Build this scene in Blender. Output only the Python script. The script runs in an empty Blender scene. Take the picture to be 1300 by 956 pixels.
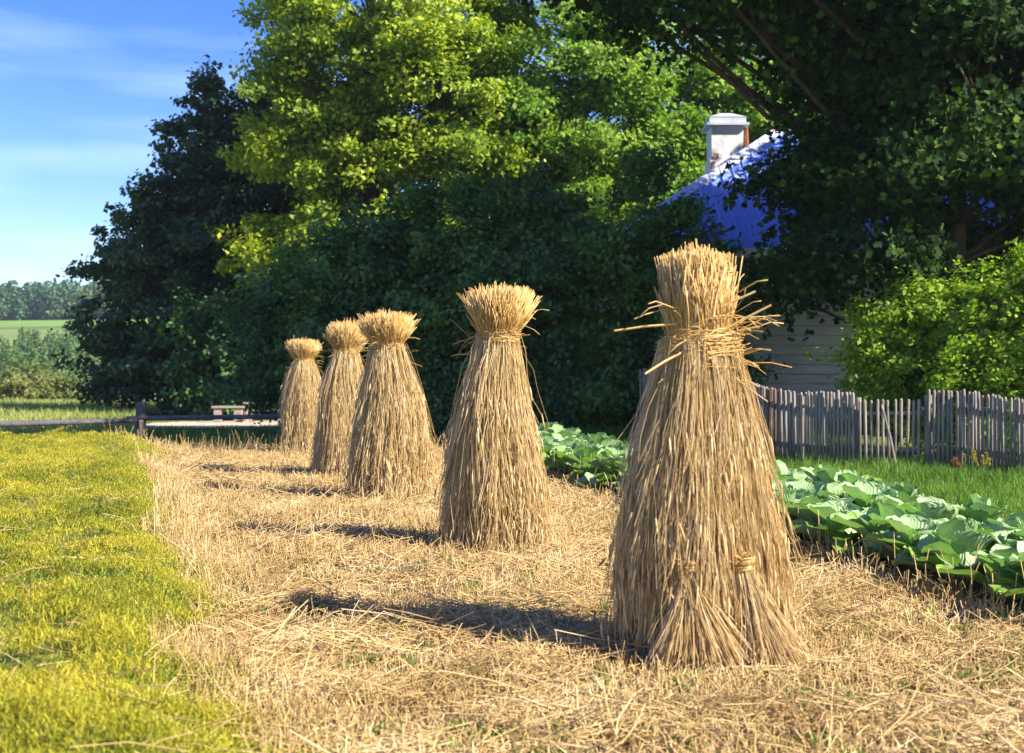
import bpy, math, random
import numpy as np
C = bpy.context
S = C.scene
R = math.radians
COL = S.collection

# ------------------------------------------------------------------ helpers
def rng(seed): return np.random.default_rng(seed)

def mesh_np(name, V, Q=None, T=None, mat=None, parent=None, smooth=False, uv=None, matidx=None):
    """link ONE mesh object from numpy arrays of quads and/or triangles"""
    V = np.asarray(V, dtype=np.float32).reshape(-1, 3)
    me = bpy.data.meshes.new(name)
    Q = np.zeros((0, 4), np.int32) if Q is None else np.asarray(Q, np.int32).reshape(-1, 4)
    T = np.zeros((0, 3), np.int32) if T is None else np.asarray(T, np.int32).reshape(-1, 3)
    loops = np.concatenate([Q.ravel(), T.ravel()])
    nq, nt = len(Q), len(T)
    starts = np.concatenate([np.arange(nq) * 4, nq * 4 + np.arange(nt) * 3]).astype(np.int32)
    me.vertices.add(len(V)); me.vertices.foreach_set('co', V.ravel())
    me.loops.add(len(loops)); me.loops.foreach_set('vertex_index', loops.astype(np.int32))
    me.polygons.add(nq + nt); me.polygons.foreach_set('loop_start', starts)
    if smooth: me.polygons.foreach_set('use_smooth', np.ones(nq + nt, bool))
    if uv is not None:
        l = me.uv_layers.new(name='uv'); l.data.foreach_set('uv', np.asarray(uv, np.float32)[loops].ravel())
    me.update(calc_edges=True); me.validate(verbose=False)
    o = bpy.data.objects.new(name, me); COL.objects.link(o)
    for m in (mat if isinstance(mat, (list, tuple)) else [mat]):
        if m: me.materials.append(m)
    if matidx is not None:
        me.polygons.foreach_set('material_index', np.asarray(matidx, np.int32))
    if parent: o.parent = parent
    return o

class MB:
    """collects pieces for one mesh"""
    def __init__(s): s.V = []; s.Q = []; s.T = []; s.n = 0; s.mi = []; s.mt = []
    def add(s, V, Q=None, T=None, m=0):
        V = np.asarray(V, float).reshape(-1, 3)
        if Q is not None and len(Q): s.Q.append(np.asarray(Q) + s.n); s.mi += [m] * len(Q)
        if T is not None and len(T): s.T.append(np.asarray(T) + s.n); s.mt += [m] * len(T)
        s.V.append(V); s.n += len(V)
    def box(s, c, d, rot=None, m=0, taper=1.0):
        x, y, z = d[0] / 2, d[1] / 2, d[2] / 2
        t = taper
        V = np.array([[-x, -y, -z], [x, -y, -z], [x, y, -z], [-x, y, -z], [-x * t, -y * t, z], [x * t, -y * t, z], [x * t, y * t, z], [-x * t, y * t, z]])
        if rot is not None: V = V @ np.asarray(rot).T
        s.add(V + np.asarray(c, float), [[0, 3, 2, 1], [4, 5, 6, 7], [0, 1, 5, 4], [1, 2, 6, 5], [2, 3, 7, 6], [3, 0, 4, 7]], m=m)
    def tube(s, P, r, sides=8, cap=True, m=0):
        V, Q, T = tubes(np.asarray(P, float)[None], np.asarray(r, float)[None], sides, cap)
        s.add(V, Q, T, m=m)
    def build(s, name, mat, parent=None, smooth=False):
        V = np.concatenate(s.V); Q = np.concatenate(s.Q) if s.Q else None; T = np.concatenate(s.T) if s.T else None
        o = mesh_np(name, V, Q, T, mat, parent, smooth, matidx=s.mi + s.mt if any(s.mi + s.mt) else None)
        if not smooth: o.data.shade_flat()
        return o

def tubes(P, Rr, sides=3, cap=False):
    """P (N,K,3) paths, Rr (N,K) radii -> V,Q,T"""
    N, K, _ = P.shape
    T = np.empty_like(P); T[:, 1:-1] = P[:, 2:] - P[:, :-2] if K > 2 else T[:, 1:-1]
    T[:, 0] = P[:, 1] - P[:, 0]; T[:, -1] = P[:, -1] - P[:, -2]
    T /= np.linalg.norm(T, axis=2, keepdims=True) + 1e-9
    mean = T.mean(axis=1)
    ref = np.where((np.abs(mean[:, 2]) > 0.8)[:, None], np.array([1.0, 0.13, 0]), np.array([0.0, 0, 1.0]))[:, None, :]
    A = np.cross(T, np.broadcast_to(ref, T.shape)); A /= np.linalg.norm(A, axis=2, keepdims=True) + 1e-9
    B = np.cross(T, A)
    a = np.arange(sides) * 2 * np.pi / sides
    V = P[:, :, None, :] + Rr[:, :, None, None] * (A[:, :, None, :] * np.cos(a)[None, None, :, None] + B[:, :, None, :] * np.sin(a)[None, None, :, None])
    idx = np.arange(N * K * sides).reshape(N, K, sides)
    nx = np.roll(idx, -1, axis=2)
    Q = np.stack([idx[:, :-1], nx[:, :-1], nx[:, 1:], idx[:, 1:]], axis=-1).reshape(-1, 4)
    V = V.reshape(-1, 3); Tt = None
    if cap:
        c0 = len(V) + np.arange(N); c1 = c0 + N
        V = np.concatenate([V, P[:, 0], P[:, -1]])
        t0 = np.stack([nx[:, 0], idx[:, 0], np.broadcast_to(c0[:, None], (N, sides))], -1).reshape(-1, 3)
        t1 = np.stack([idx[:, -1], nx[:, -1], np.broadcast_to(c1[:, None], (N, sides))], -1).reshape(-1, 3)
        Tt = np.concatenate([t0, t1])
    return V, Q, Tt

def tag(o, label=None, cat=None, group=None, kind=None):
    if label: o['label'] = label
    if cat: o['category'] = cat
    if group: o['group'] = group
    if kind: o['kind'] = kind
    return o

def empty(name, loc, label, cat, group=None, rz=0):
    o = bpy.data.objects.new(name, None); COL.objects.link(o)
    o.location = loc; o.rotation_euler = (0, 0, rz)
    return tag(o, label, cat, group)

def copy_tree(o, parent=None):
    c = o.copy(); COL.objects.link(c)
    if parent is not None: c.parent = parent
    for ch in [k for k in bpy.data.objects if k.parent is o]: copy_tree(ch, c)
    return c

def vnoise(x, y, seed=0, octaves=3):
    """cheap smooth value noise 0..1 on arrays"""
    x = np.asarray(x, float); y = np.asarray(y, float); out = np.zeros(np.broadcast(x, y).shape); amp = 1; tot = 0
    for k in range(octaves):
        xi = np.floor(x).astype(np.int64); yi = np.floor(y).astype(np.int64); fx = x - xi; fy = y - yi
        fx = fx * fx * (3 - 2 * fx); fy = fy * fy * (3 - 2 * fy)
        def h(a, b):
            n = (a * 374761393 + b * 668265263 + (seed + k) * 974711) & 0x7fffffff
            n = (n ^ (n >> 13)) * 1274126177 & 0x7fffffff
            return ((n ^ (n >> 16)) & 0xffff) / 65535.0
        v = (h(xi, yi) * (1 - fx) + h(xi + 1, yi) * fx) * (1 - fy) + (h(xi, yi + 1) * (1 - fx) + h(xi + 1, yi + 1) * fx) * fy
        out = out + amp * v; tot += amp; amp *= .5; x = x * 2.03 + 7.1; y = y * 2.03 + 3.7
    return out / tot

# ------------------------------------------------------------------ materials
def new_mat(name):
    m = bpy.data.materials.new(name); m.use_nodes = True
    nt = m.node_tree; nt.nodes.clear(); return m, nt, nt.nodes, nt.links

def ramp(nd, stops):
    r = nd.new('ShaderNodeValToRGB'); e = r.color_ramp.elements
    while len(e) < len(stops): e.new(0.5)
    for k, (p, c) in enumerate(stops):
        e[k].position = p; e[k].color = (*c, 1)
    return r

def island_mat(name, stops, rough=.6, trans=0.0, noise_scale=.5, noise_amt=.35, spec=.3, tcol=None, sheen=0):
    """one colour per small piece (leaf, stalk) along a ramp, drifting with a soft noise"""
    m, nt, nd, ln = new_mat(name)
    g = nd.new('ShaderNodeNewGeometry'); tc = nd.new('ShaderNodeTexCoord')
    nz = nd.new('ShaderNodeTexNoise'); nz.inputs['Scale'].default_value = noise_scale; nz.inputs['Detail'].default_value = 2
    ln.new(tc.outputs['Object'], nz.inputs['Vector'])
    mx = nd.new('ShaderNodeMix'); mx.data_type = 'FLOAT'; mx.inputs[0].default_value = noise_amt
    mr = nd.new('ShaderNodeMapRange'); mr.inputs[1].default_value = .3; mr.inputs[2].default_value = .7
    ln.new(nz.outputs[0], mr.inputs[0])
    ln.new(g.outputs['Random Per Island'], mx.inputs[2]); ln.new(mr.outputs[0], mx.inputs[3])
    r = ramp(nd, stops); ln.new(mx.outputs[0], r.inputs[0])
    b = nd.new('ShaderNodeBsdfPrincipled'); b.inputs['Roughness'].default_value = rough
    b.inputs['Specular IOR Level'].default_value = spec
    ln.new(r.outputs[0], b.inputs['Base Color'])
    out = nd.new('ShaderNodeOutputMaterial')
    if trans > 0:
        t = nd.new('ShaderNodeBsdfTranslucent')
        hs = nd.new('ShaderNodeMix'); hs.data_type = 'RGBA'; hs.blend_type = 'MULTIPLY'; hs.inputs[0].default_value = 1
        hs.inputs[7].default_value = (*(tcol or (1.3, 1.5, .5)), 1)
        ln.new(r.outputs[0], hs.inputs[6]); ln.new(hs.outputs[2], t.inputs['Color'])
        ms = nd.new('ShaderNodeMixShader'); ms.inputs[0].default_value = trans
        ln.new(b.outputs[0], ms.inputs[1]); ln.new(t.outputs[0], ms.inputs[2]); ln.new(ms.outputs[0], out.inputs[0])
    else: ln.new(b.outputs[0], out.inputs[0])
    return m

def noise_mat(name, stops, scale=5, detail=6, rough=.9, bump=.3, bump_scale=None, stretch=(1, 1, 1), metallic=0, spec=.3, coord='Object', bdist=.02):
    m, nt, nd, ln = new_mat(name)
    tc = nd.new('ShaderNodeTexCoord'); mp = nd.new('ShaderNodeMapping'); mp.inputs['Scale'].default_value = stretch
    ln.new(tc.outputs[coord], mp.inputs[0])
    nz = nd.new('ShaderNodeTexNoise'); nz.inputs['Scale'].default_value = scale; nz.inputs['Detail'].default_value = detail
    nz.inputs['Roughness'].default_value = .65
    ln.new(mp.outputs[0], nz.inputs['Vector'])
    r = ramp(nd, stops); ln.new(nz.outputs[0], r.inputs[0])
    b = nd.new('ShaderNodeBsdfPrincipled'); b.inputs['Roughness'].default_value = rough; b.inputs['Metallic'].default_value = metallic
    b.inputs['Specular IOR Level'].default_value = spec
    ln.new(r.outputs[0], b.inputs['Base Color'])
    if bump:
        n2 = nd.new('ShaderNodeTexNoise'); n2.inputs['Scale'].default_value = bump_scale or scale * 3; n2.inputs['Detail'].default_value = 5
        ln.new(mp.outputs[0], n2.inputs['Vector'])
        bp = nd.new('ShaderNodeBump'); bp.inputs['Strength'].default_value = bump; bp.inputs['Distance'].default_value = bdist
        ln.new(n2.outputs[0], bp.inputs['Height']); ln.new(bp.outputs[0], b.inputs['Normal'])
    out = nd.new('ShaderNodeOutputMaterial'); ln.new(b.outputs[0], out.inputs[0])
    return m

M = {}
M['straw'] = island_mat('straw', [(0, (.36, .21, .07)), (.2, (.62, .42, .16)), (.65, (.78, .58, .27)), (1, (.92, .78, .50))], rough=.4, trans=.22, tcol=(1, .88, .6), spec=.45, noise_scale=3, noise_amt=.3)
M['straw_gold'] = island_mat('straw_gold', [(0, (.36, .20, .055)), (.4, (.55, .34, .10)), (.8, (.70, .47, .17)), (1, (.82, .62, .30))], rough=.4, trans=.1, tcol=(1, .8, .5), spec=.5, noise_scale=3, noise_amt=.3)
M['straw_core'] = noise_mat('straw_core', [(.3, (.16, .10, .04)), (.7, (.36, .24, .11))], scale=30, stretch=(1, 1, .1), bump=.8)
M['ear'] = island_mat('ear', [(0, (.36, .23, .09)), (.5, (.56, .39, .18)), (1, (.74, .56, .30))], rough=.6, noise_amt=.2)
M['stubble'] = island_mat('stubble', [(0, (.17, .10, .035)), (.3, (.42, .27, .10)), (.7, (.64, .45, .19)), (1, (.84, .68, .42))], rough=.5, spec=.4, noise_scale=1.5, noise_amt=.4)
M['soil'] = noise_mat('soil', [(.3, (.07, .048, .028)), (.5, (.15, .105, .06)), (.72, (.28, .20, .11))], scale=9, bump=.9, bump_scale=30)
M['garden_soil'] = noise_mat('garden_soil', [(.3, (.035, .026, .018)), (.7, (.09, .066, .045))], scale=9, bump=.9, bump_scale=30)
M['ground'] = noise_mat('ground', [(.3, (.05, .085, .018)), (.55, (.11, .14, .03)), (.75, (.20, .19, .06))], scale=.35, detail=9, bump=.6, bump_scale=8, bdist=.05)
M['cover_base'] = noise_mat('cover_base', [(.3, (.05, .06, .01)), (.55, (.16, .16, .018)), (.75, (.28, .25, .03))], scale=6, detail=8, bump=1, bump_scale=25, bdist=.04)
M['cover'] = island_mat('cover', [(0, (.05, .09, .014)), (.2, (.15, .19, .018)), (.5, (.42, .39, .03)), (.88, (.60, .50, .05)), (1, (.54, .40, .16))], rough=.5, trans=.3, tcol=(1.1, 1.15, .5), noise_scale=1.3, noise_amt=.55)
M['grass'] = island_mat('grass', [(0, (.045, .10, .014)), (.5, (.10, .20, .022)), (.85, (.19, .29, .035)), (1, (.36, .33, .10))], rough=.5, trans=.35, noise_scale=.5, noise_amt=.4)
M['dry_grass'] = island_mat('dry_grass', [(0, (.14, .22, .04)), (.5, (.28, .33, .08)), (1, (.52, .45, .18))], rough=.6, trans=.3, noise_scale=.2, noise_amt=.45, tcol=(1.1, 1.1, .6))
M['weed'] = island_mat('weed', [(0, (.05, .12, .02)), (1, (.16, .24, .03))], rough=.5, trans=.35)
M['path'] = noise_mat('path', [(.3, (.36, .29, .21)), (.7, (.55, .47, .36))], scale=4, bump=.5)
M['dock_rust'] = island_mat('dock_rust', [(0, (.16, .06, .02)), (1, (.34, .16, .05))])
M['dock_yellow'] = island_mat('dock_yellow', [(0, (.20, .20, .03)), (1, (.50, .40, .06))], trans=.2)
M['dry_ground'] = noise_mat('dry_ground', [(.3, (.14, .20, .04)), (.55, (.25, .29, .07)), (.75, (.42, .38, .15))], scale=.5, detail=8, bump=.5, bump_scale=6, bdist=.05)
M['far_field'] = noise_mat('far_field', [(.3, (.12, .22, .03)), (.62, (.17, .27, .04)), (.8, (.30, .25, .09))], scale=.03, detail=5, bump=0)
M['valley'] = noise_mat('valley', [(.3, (.09, .14, .03)), (.5, (.15, .20, .045)), (.75, (.24, .23, .08))], scale=.06, detail=9, bump=0)
# leaves
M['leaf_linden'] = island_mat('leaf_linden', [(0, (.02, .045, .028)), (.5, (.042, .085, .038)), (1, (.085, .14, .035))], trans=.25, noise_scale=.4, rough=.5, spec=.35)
M['leaf_bright'] = island_mat('leaf_bright', [(0, (.05, .10, .014)), (.35, (.16, .24, .02)), (.75, (.38, .44, .03)), (1, (.60, .54, .06))], trans=.35, noise_scale=.45, noise_amt=.5, rough=.5)
M['leaf_light'] = island_mat('leaf_light', [(0, (.06, .14, .02)), (.5, (.18, .30, .03)), (1, (.34, .43, .05))], trans=.35, noise_scale=.4, noise_amt=.4)
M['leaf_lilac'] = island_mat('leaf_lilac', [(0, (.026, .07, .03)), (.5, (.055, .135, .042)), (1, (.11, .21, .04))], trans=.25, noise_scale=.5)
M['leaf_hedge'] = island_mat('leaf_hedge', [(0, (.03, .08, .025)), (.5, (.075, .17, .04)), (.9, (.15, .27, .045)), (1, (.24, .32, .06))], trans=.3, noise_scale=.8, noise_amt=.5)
M['leaf_maple'] = island_mat('leaf_maple', [(0, (.008, .02, .006)), (.5, (.018, .046, .010)), (.85, (.06, .12, .018)), (1, (.16, .24, .035))], trans=.22, noise_scale=.4, rough=.75, spec=.1)  # shade and sun flecks put into the colour by the ramp's two ends
M['leaf_bush'] = island_mat('leaf_bush', [(0, (.10, .18, .015)), (.5, (.26, .38, .035)), (.9, (.42, .52, .06)), (1, (.55, .52, .12))], trans=.5, noise_scale=1, noise_amt=.3)
M['leaf_far'] = island_mat('leaf_far', [(0, (.012, .045, .022)), (.5, (.03, .085, .03)), (.85, (.09, .15, .035)), (1, (.20, .16, .04))], trans=.15, noise_scale=.03, noise_amt=.55)
M['leaf_young'] = island_mat('leaf_young', [(0, (.05, .09, .03)), (.5, (.09, .16, .04)), (1, (.15, .22, .06))], trans=.2, noise_scale=.05, noise_amt=.5)
M['leaf_willow'] = island_mat('leaf_willow', [(0, (.09, .14, .05)), (.5, (.15, .21, .07)), (1, (.24, .24, .09))], trans=.25, noise_scale=.12, noise_amt=.5)
M['leaf_rust'] = island_mat('leaf_rust', [(0, (.08, .12, .03)), (.5, (.14, .17, .04)), (1, (.22, .18, .05))], trans=.25, noise_scale=.12, noise_amt=.5)
M['bark'] = noise_mat('bark', [(.3, (.028, .02, .014)), (.6, (.09, .06, .038)), (.8, (.17, .115, .07))], scale=5, stretch=(1, 1, .22), bump=1, bump_scale=14, bdist=.06)
M['grey_wood'] = noise_mat('grey_wood', [(.3, (.13, .11, .09)), (.55, (.30, .25, .21)), (.8, (.48, .41, .34))], scale=7, stretch=(3, 3, .35), bump=.5)
M['brown_wood'] = noise_mat('brown_wood', [(.3, (.12, .06, .03)), (.8, (.26, .14, .07))], scale=7, stretch=(3, 3, .35), bump=.5)
M['pale_wood'] = noise_mat('pale_wood', [(.3, (.22, .17, .14)), (.6, (.38, .30, .25)), (.8, (.5, .42, .36))], scale=4, stretch=(.5, 3, 3), bump=.5)
M['rail_wood'] = noise_mat('rail_wood', [(.3, (.05, .05, .06)), (.6, (.11, .10, .115)), (.8, (.20, .18, .18))], scale=6, stretch=(.6, 2, 2), bump=.6)
M['cut_wood'] = noise_mat('cut_wood', [(.3, (.35, .22, .16)), (.8, (.5, .34, .25))], scale=9, bump=.3)
M['white_paint'] = noise_mat('white_paint', [(.28, (.42, .40, .38)), (.45, (.68, .67, .66)), (.8, (.78, .77, .76))], scale=5, bump=.25)
M['siding'] = noise_mat('siding', [(.3, (.30, .30, .29)), (.55, (.46, .46, .44)), (.8, (.58, .57, .55))], scale=3, stretch=(.3, 1, 2), bump=.3)
M['roof_metal_shade_blue'] = noise_mat('roof_metal_shade_blue', [(.25, (.13, .22, .62)), (.5, (.19, .29, .74)), (.8, (.34, .44, .80))], scale=1.5, stretch=(1, .4, 1), rough=.42, bump=.1, spec=.5)  # pale metal; the blue of sky-lit shade is put into its colour
M['cap_metal'] = noise_mat('cap_metal', [(.3, (.45, .48, .54)), (.8, (.66, .68, .72))], scale=3, rough=.4, bump=.1, spec=.5)
M['rust'] = noise_mat('rust', [(.3, (.20, .07, .035)), (.8, (.38, .15, .08))], scale=9, bump=.3)
M['brick'] = noise_mat('brick', [(.3, (.25, .11, .07)), (.8, (.42, .22, .15))], scale=20, bump=.4)

def cabbage_mat(name, lo, hi, edge):
    m, nt, nd, ln = new_mat(name)
    uv = nd.new('ShaderNodeUVMap'); uv.uv_map = 'uv'
    sp = nd.new('ShaderNodeSeparateXYZ'); ln.new(uv.outputs[0], sp.inputs[0])
    def mt(op, a, b=None, c=None):
        n = nd.new('ShaderNodeMath'); n.operation = op
        for k, v in enumerate((a, b, c)):
            if v is None: continue
            if isinstance(v, (int, float)): n.inputs[k].default_value = v
            else: ln.new(v, n.inputs[k])
        return n.outputs[0]
    ax = mt('ABSOLUTE', sp.outputs[0])
    mid = mt('LESS_THAN', ax, mt('MULTIPLY_ADD', sp.outputs[1], -.05, .065))
    v = mt('SUBTRACT', sp.outputs[1], mt('MULTIPLY', ax, .75))
    fr = mt('ABSOLUTE', mt('SUBTRACT', mt('FRACT', mt('MULTIPLY', v, 7)), .5))
    ridge = mt('SUBTRACT', 1, mt('MULTIPLY', mt('MINIMUM', fr, .09), 11))
    lat = mt('MULTIPLY', ridge, .45)
    vein = mt('MAXIMUM', mid, lat)
    g = nd.new('ShaderNodeNewGeometry')
    nz = nd.new('ShaderNodeTexNoise'); nz.inputs['Scale'].default_value = 9; nz.inputs['Detail'].default_value = 4
    tc = nd.new('ShaderNodeTexCoord'); ln.new(tc.outputs['Object'], nz.inputs['Vector'])
    mx0 = mt('MULTIPLY_ADD', nz.outputs[0], .6, mt('MULTIPLY', g.outputs['Random Per Island'], .5))
    r = ramp(nd, [(.1, lo), (.6, hi), (1, edge)]); ln.new(mx0, r.inputs[0])
    mc = nd.new('ShaderNodeMix'); mc.data_type = 'RGBA'; ln.new(mt('MULTIPLY', vein, mt('MULTIPLY', nz.outputs[0], .65)), mc.inputs[0])
    ln.new(r.outputs[0], mc.inputs[6]); mc.inputs[7].default_value = (.42, .50, .34, 1)
    b = nd.new('ShaderNodeBsdfPrincipled'); b.inputs['Roughness'].default_value = .5; b.inputs['Specular IOR Level'].default_value = .3; ln.new(mc.outputs[2], b.inputs['Base Color'])
    bp = nd.new('ShaderNodeBump'); bp.inputs['Strength'].default_value = .9; bp.inputs['Distance'].default_value = .012
    ln.new(mt('ADD', fr, mt('MULTIPLY', nz.outputs[0], .6)), bp.inputs['Height']); ln.new(bp.outputs[0], b.inputs['Normal'])
    t = nd.new('ShaderNodeBsdfTranslucent'); t.inputs[0].default_value = (.22, .44, .06, 1)
    ms = nd.new('ShaderNodeMixShader'); ms.inputs[0].default_value = .28
    ln.new(b.outputs[0], ms.inputs[1]); ln.new(t.outputs[0], ms.inputs[2])
    out = nd.new('ShaderNodeOutputMaterial'); ln.new(ms.outputs[0], out.inputs[0])
    return m
M['cab_blue'] = cabbage_mat('cab_blue', (.15, .29, .08), (.34, .48, .23), (.56, .66, .40))
M['cab_green'] = cabbage_mat('cab_green', (.13, .26, .03), (.27, .41, .06), (.48, .52, .16))

# ------------------------------------------------------------------ terrain
def ss(a, b, x): t = np.clip((x - a) / (b - a), 0, 1); return t * t * (3 - 2 * t)
YP = np.array([-200, 0, 60, 90, 120, 180, 240, 300, 385, 450, 600, 1200, 3000])
ZP = np.array([0, 0, 0, -.9, -.6, 3.6, 7.6, 12.0, 18.5, 21.5, 26, 40, 55.0])
def stub_left(y): return -1.42 - (y - 5.8) * .305 + (vnoise(np.asarray(y, float) / 1.1, np.asarray(y, float) * 0 + 3, 71, 4) - .5) * 1.0
def cab_edge(y): return .57 + (18.4 - y) * .228
def zg(x, y):
    x, y = np.broadcast_arrays(x, y); x = np.asarray(x, float); y = np.asarray(y, float)
    z = np.interp(y, YP, ZP)
    z = z + ss(90, 260, y) * (vnoise(x / 90, y / 90, 3, 2) - .5) * 3
    z = z + (vnoise(x / 1.3, y / 1.3, 5, 3) - .5) * .07 * ss(60, 25, y)
    m = ss(-.1, .5, stub_left(y) - x) * ss(27.5, 24.5, y) * ss(-12, -2, y)   # the mown bank beside the stubble stands a little higher
    z = z + m * (.08 + .20 * vnoise(x / .8, y / .8, 9, 3))
    z = z + ss(19, 26, y) * ss(-1, 4, x) * ss(70, 40, y) * .35                # ground climbs gently to the house
    return z

def axis(lo, dlo, dhi, hi, step, grow):
    a = list(np.arange(dlo, dhi, step)); s = step; v = dhi
    while v < hi: a.append(v); s *= grow; v += s
    a.append(hi); s = step; v = dlo - s
    while v > lo: a.insert(0, v); s *= grow; v -= s
    a.insert(0, lo); return np.array(a)
def sheet(name, X, Y, mat, dz=0.0, keep=None, kind='structure'):
    gx, gy = np.meshgrid(X, Y); V = np.stack([gx, gy, zg(gx, gy) + dz], -1).reshape(-1, 3)
    n = len(X); i = np.arange(len(X) - 1); j = np.arange(len(Y) - 1)
    ii, jj = np.meshgrid(i, j); a = (jj * n + ii).ravel(); Q = np.stack([a, a + 1, a + 1 + n, a + n], -1)
    if keep is not None:
        c = V[Q].mean(axis=1); Q = Q[keep(c[:, 0], c[:, 1])]
        u, inv = np.unique(Q, return_inverse=True); V = V[u]; Q = inv.reshape(-1, 4)
    o = mesh_np(name, V, Q, None, mat, smooth=True); tag(o, kind=kind); return o

sheet('ground', axis(-1500, -14, 14, 1500, .2, 1.12), axis(-60, 2, 30, 3000, .2, 1.1), M['ground'])
tag(sheet('stubble_field', np.arange(-9, 5, .1), np.arange(1, 24.4, .1), M['soil'], .006,
      lambda x, y: (x > stub_left(y) + .12 * np.sin(y * 2.1)) & (x < cab_edge(y) - .36 + .1 * np.sin(y * 3)) & (y < 23.9 + .3 * np.sin(x * 2))))
sheet('garden_bed', np.arange(-2, 7, .12), np.arange(1, 25.2, .12), M['garden_soil'], .006,
      lambda x, y: (x > cab_edge(y) - .36 + .1 * np.sin(y * 3)) & (x < cab_edge(y) + 1.75 + .1 * np.sin(y * 2)) & (y < 25))
sheet('mown_bank', np.arange(-16, 0, .12), np.arange(1, 27, .12), M['cover_base'], .008,
      lambda x, y: (x < stub_left(y) + .12 * np.sin(y * 2.1)) & (y < 26.4 + .3 * np.sin(x * 1.3)))
sheet('path', np.arange(-16, -2, .25), np.arange(30, 44, .25), M['path'], .01,
      lambda x, y: (((x + 8.3 - (y - 36) * .2) / 2.8) ** 2 + ((y - 37) / 3.3) ** 2 + .2 * np.sin(x * 2) < 1))
sheet('valley_meadow', np.arange(-260, 60, 6.0), np.arange(64, 300, 5.0), M['valley'], .03)
sheet('dry_meadow_ground', np.arange(-45, -7, .4), np.arange(28.5, 78, .4), M['dry_ground'], .012, lambda x, y: x < np.where(y > 47, -9.5, -.29 * y - .3) + .4 * np.sin(y * 1.3))
sheet('far_field', np.arange(-400, 120, 10.0), np.arange(292, 396, 6.0), M['far_field'], .06)

# ------------------------------------------------------------------ blades, stalks, straw
def blades(P, h, w, lean, seed, curl=.4, tipw=.15):
    """ribbons of two quads; P (N,3), h,w (N,), lean (N,) radians"""
    g = rng(seed); N = len(P); az = g.uniform(0, 2 * np.pi, N); fa = g.uniform(0, 2 * np.pi, N)
    d = np.stack([np.cos(az), np.sin(az), np.zeros(N)], 1); s = np.stack([np.cos(fa), np.sin(fa), np.zeros(N)], 1)
    up = np.array([0, 0, 1.0])
    lv = []
    for t, ww in ((0, 1), (.55, .8), (1, tipw)):
        a = lean * (t * (1 + curl * t))
        c = P + (d * np.sin(a)[:, None] + up * np.cos(a)[:, None]) * (h * t)[:, None]
        lv += [c - s * (w * ww / 2)[:, None], c + s * (w * ww / 2)[:, None]]
    V = np.stack(lv, 1).reshape(-1, 3); b = (np.arange(N) * 6)[:, None]
    Q = np.concatenate([b + np.array([0, 1, 3, 2]), b + np.array([2, 3, 5, 4])])
    return V, Q

def scatter(n, y0, y1, xlo, xhi, seed, power=1.0, cone=True):
    """points whose density falls with distance like 1/Y**power, kept near the view"""
    g = rng(seed); out = []; tot = 0
    while tot < n:
        y = g.uniform(y0, y1, n * 3); x = g.uniform(-.46, .46, n * 3) * (y1 + 3)
        k = g.uniform(0, 1, n * 3) < (y0 / y) ** power
        if cone: k &= np.abs(x) < .43 * y + 1.0
        k &= (x > xlo(y)) & (x < xhi(y))
        out.append(np.stack([x[k], y[k]], 1)); tot += k.sum()
    p = np.concatenate(out)[:n]; return np.column_stack([p, zg(p[:, 0], p[:, 1])])

STOOKS = [(.97, 6.42), (-.13, 10.1), (-1.40, 14.3), (-2.36, 17.4), (-3.76, 22.6)]
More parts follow.
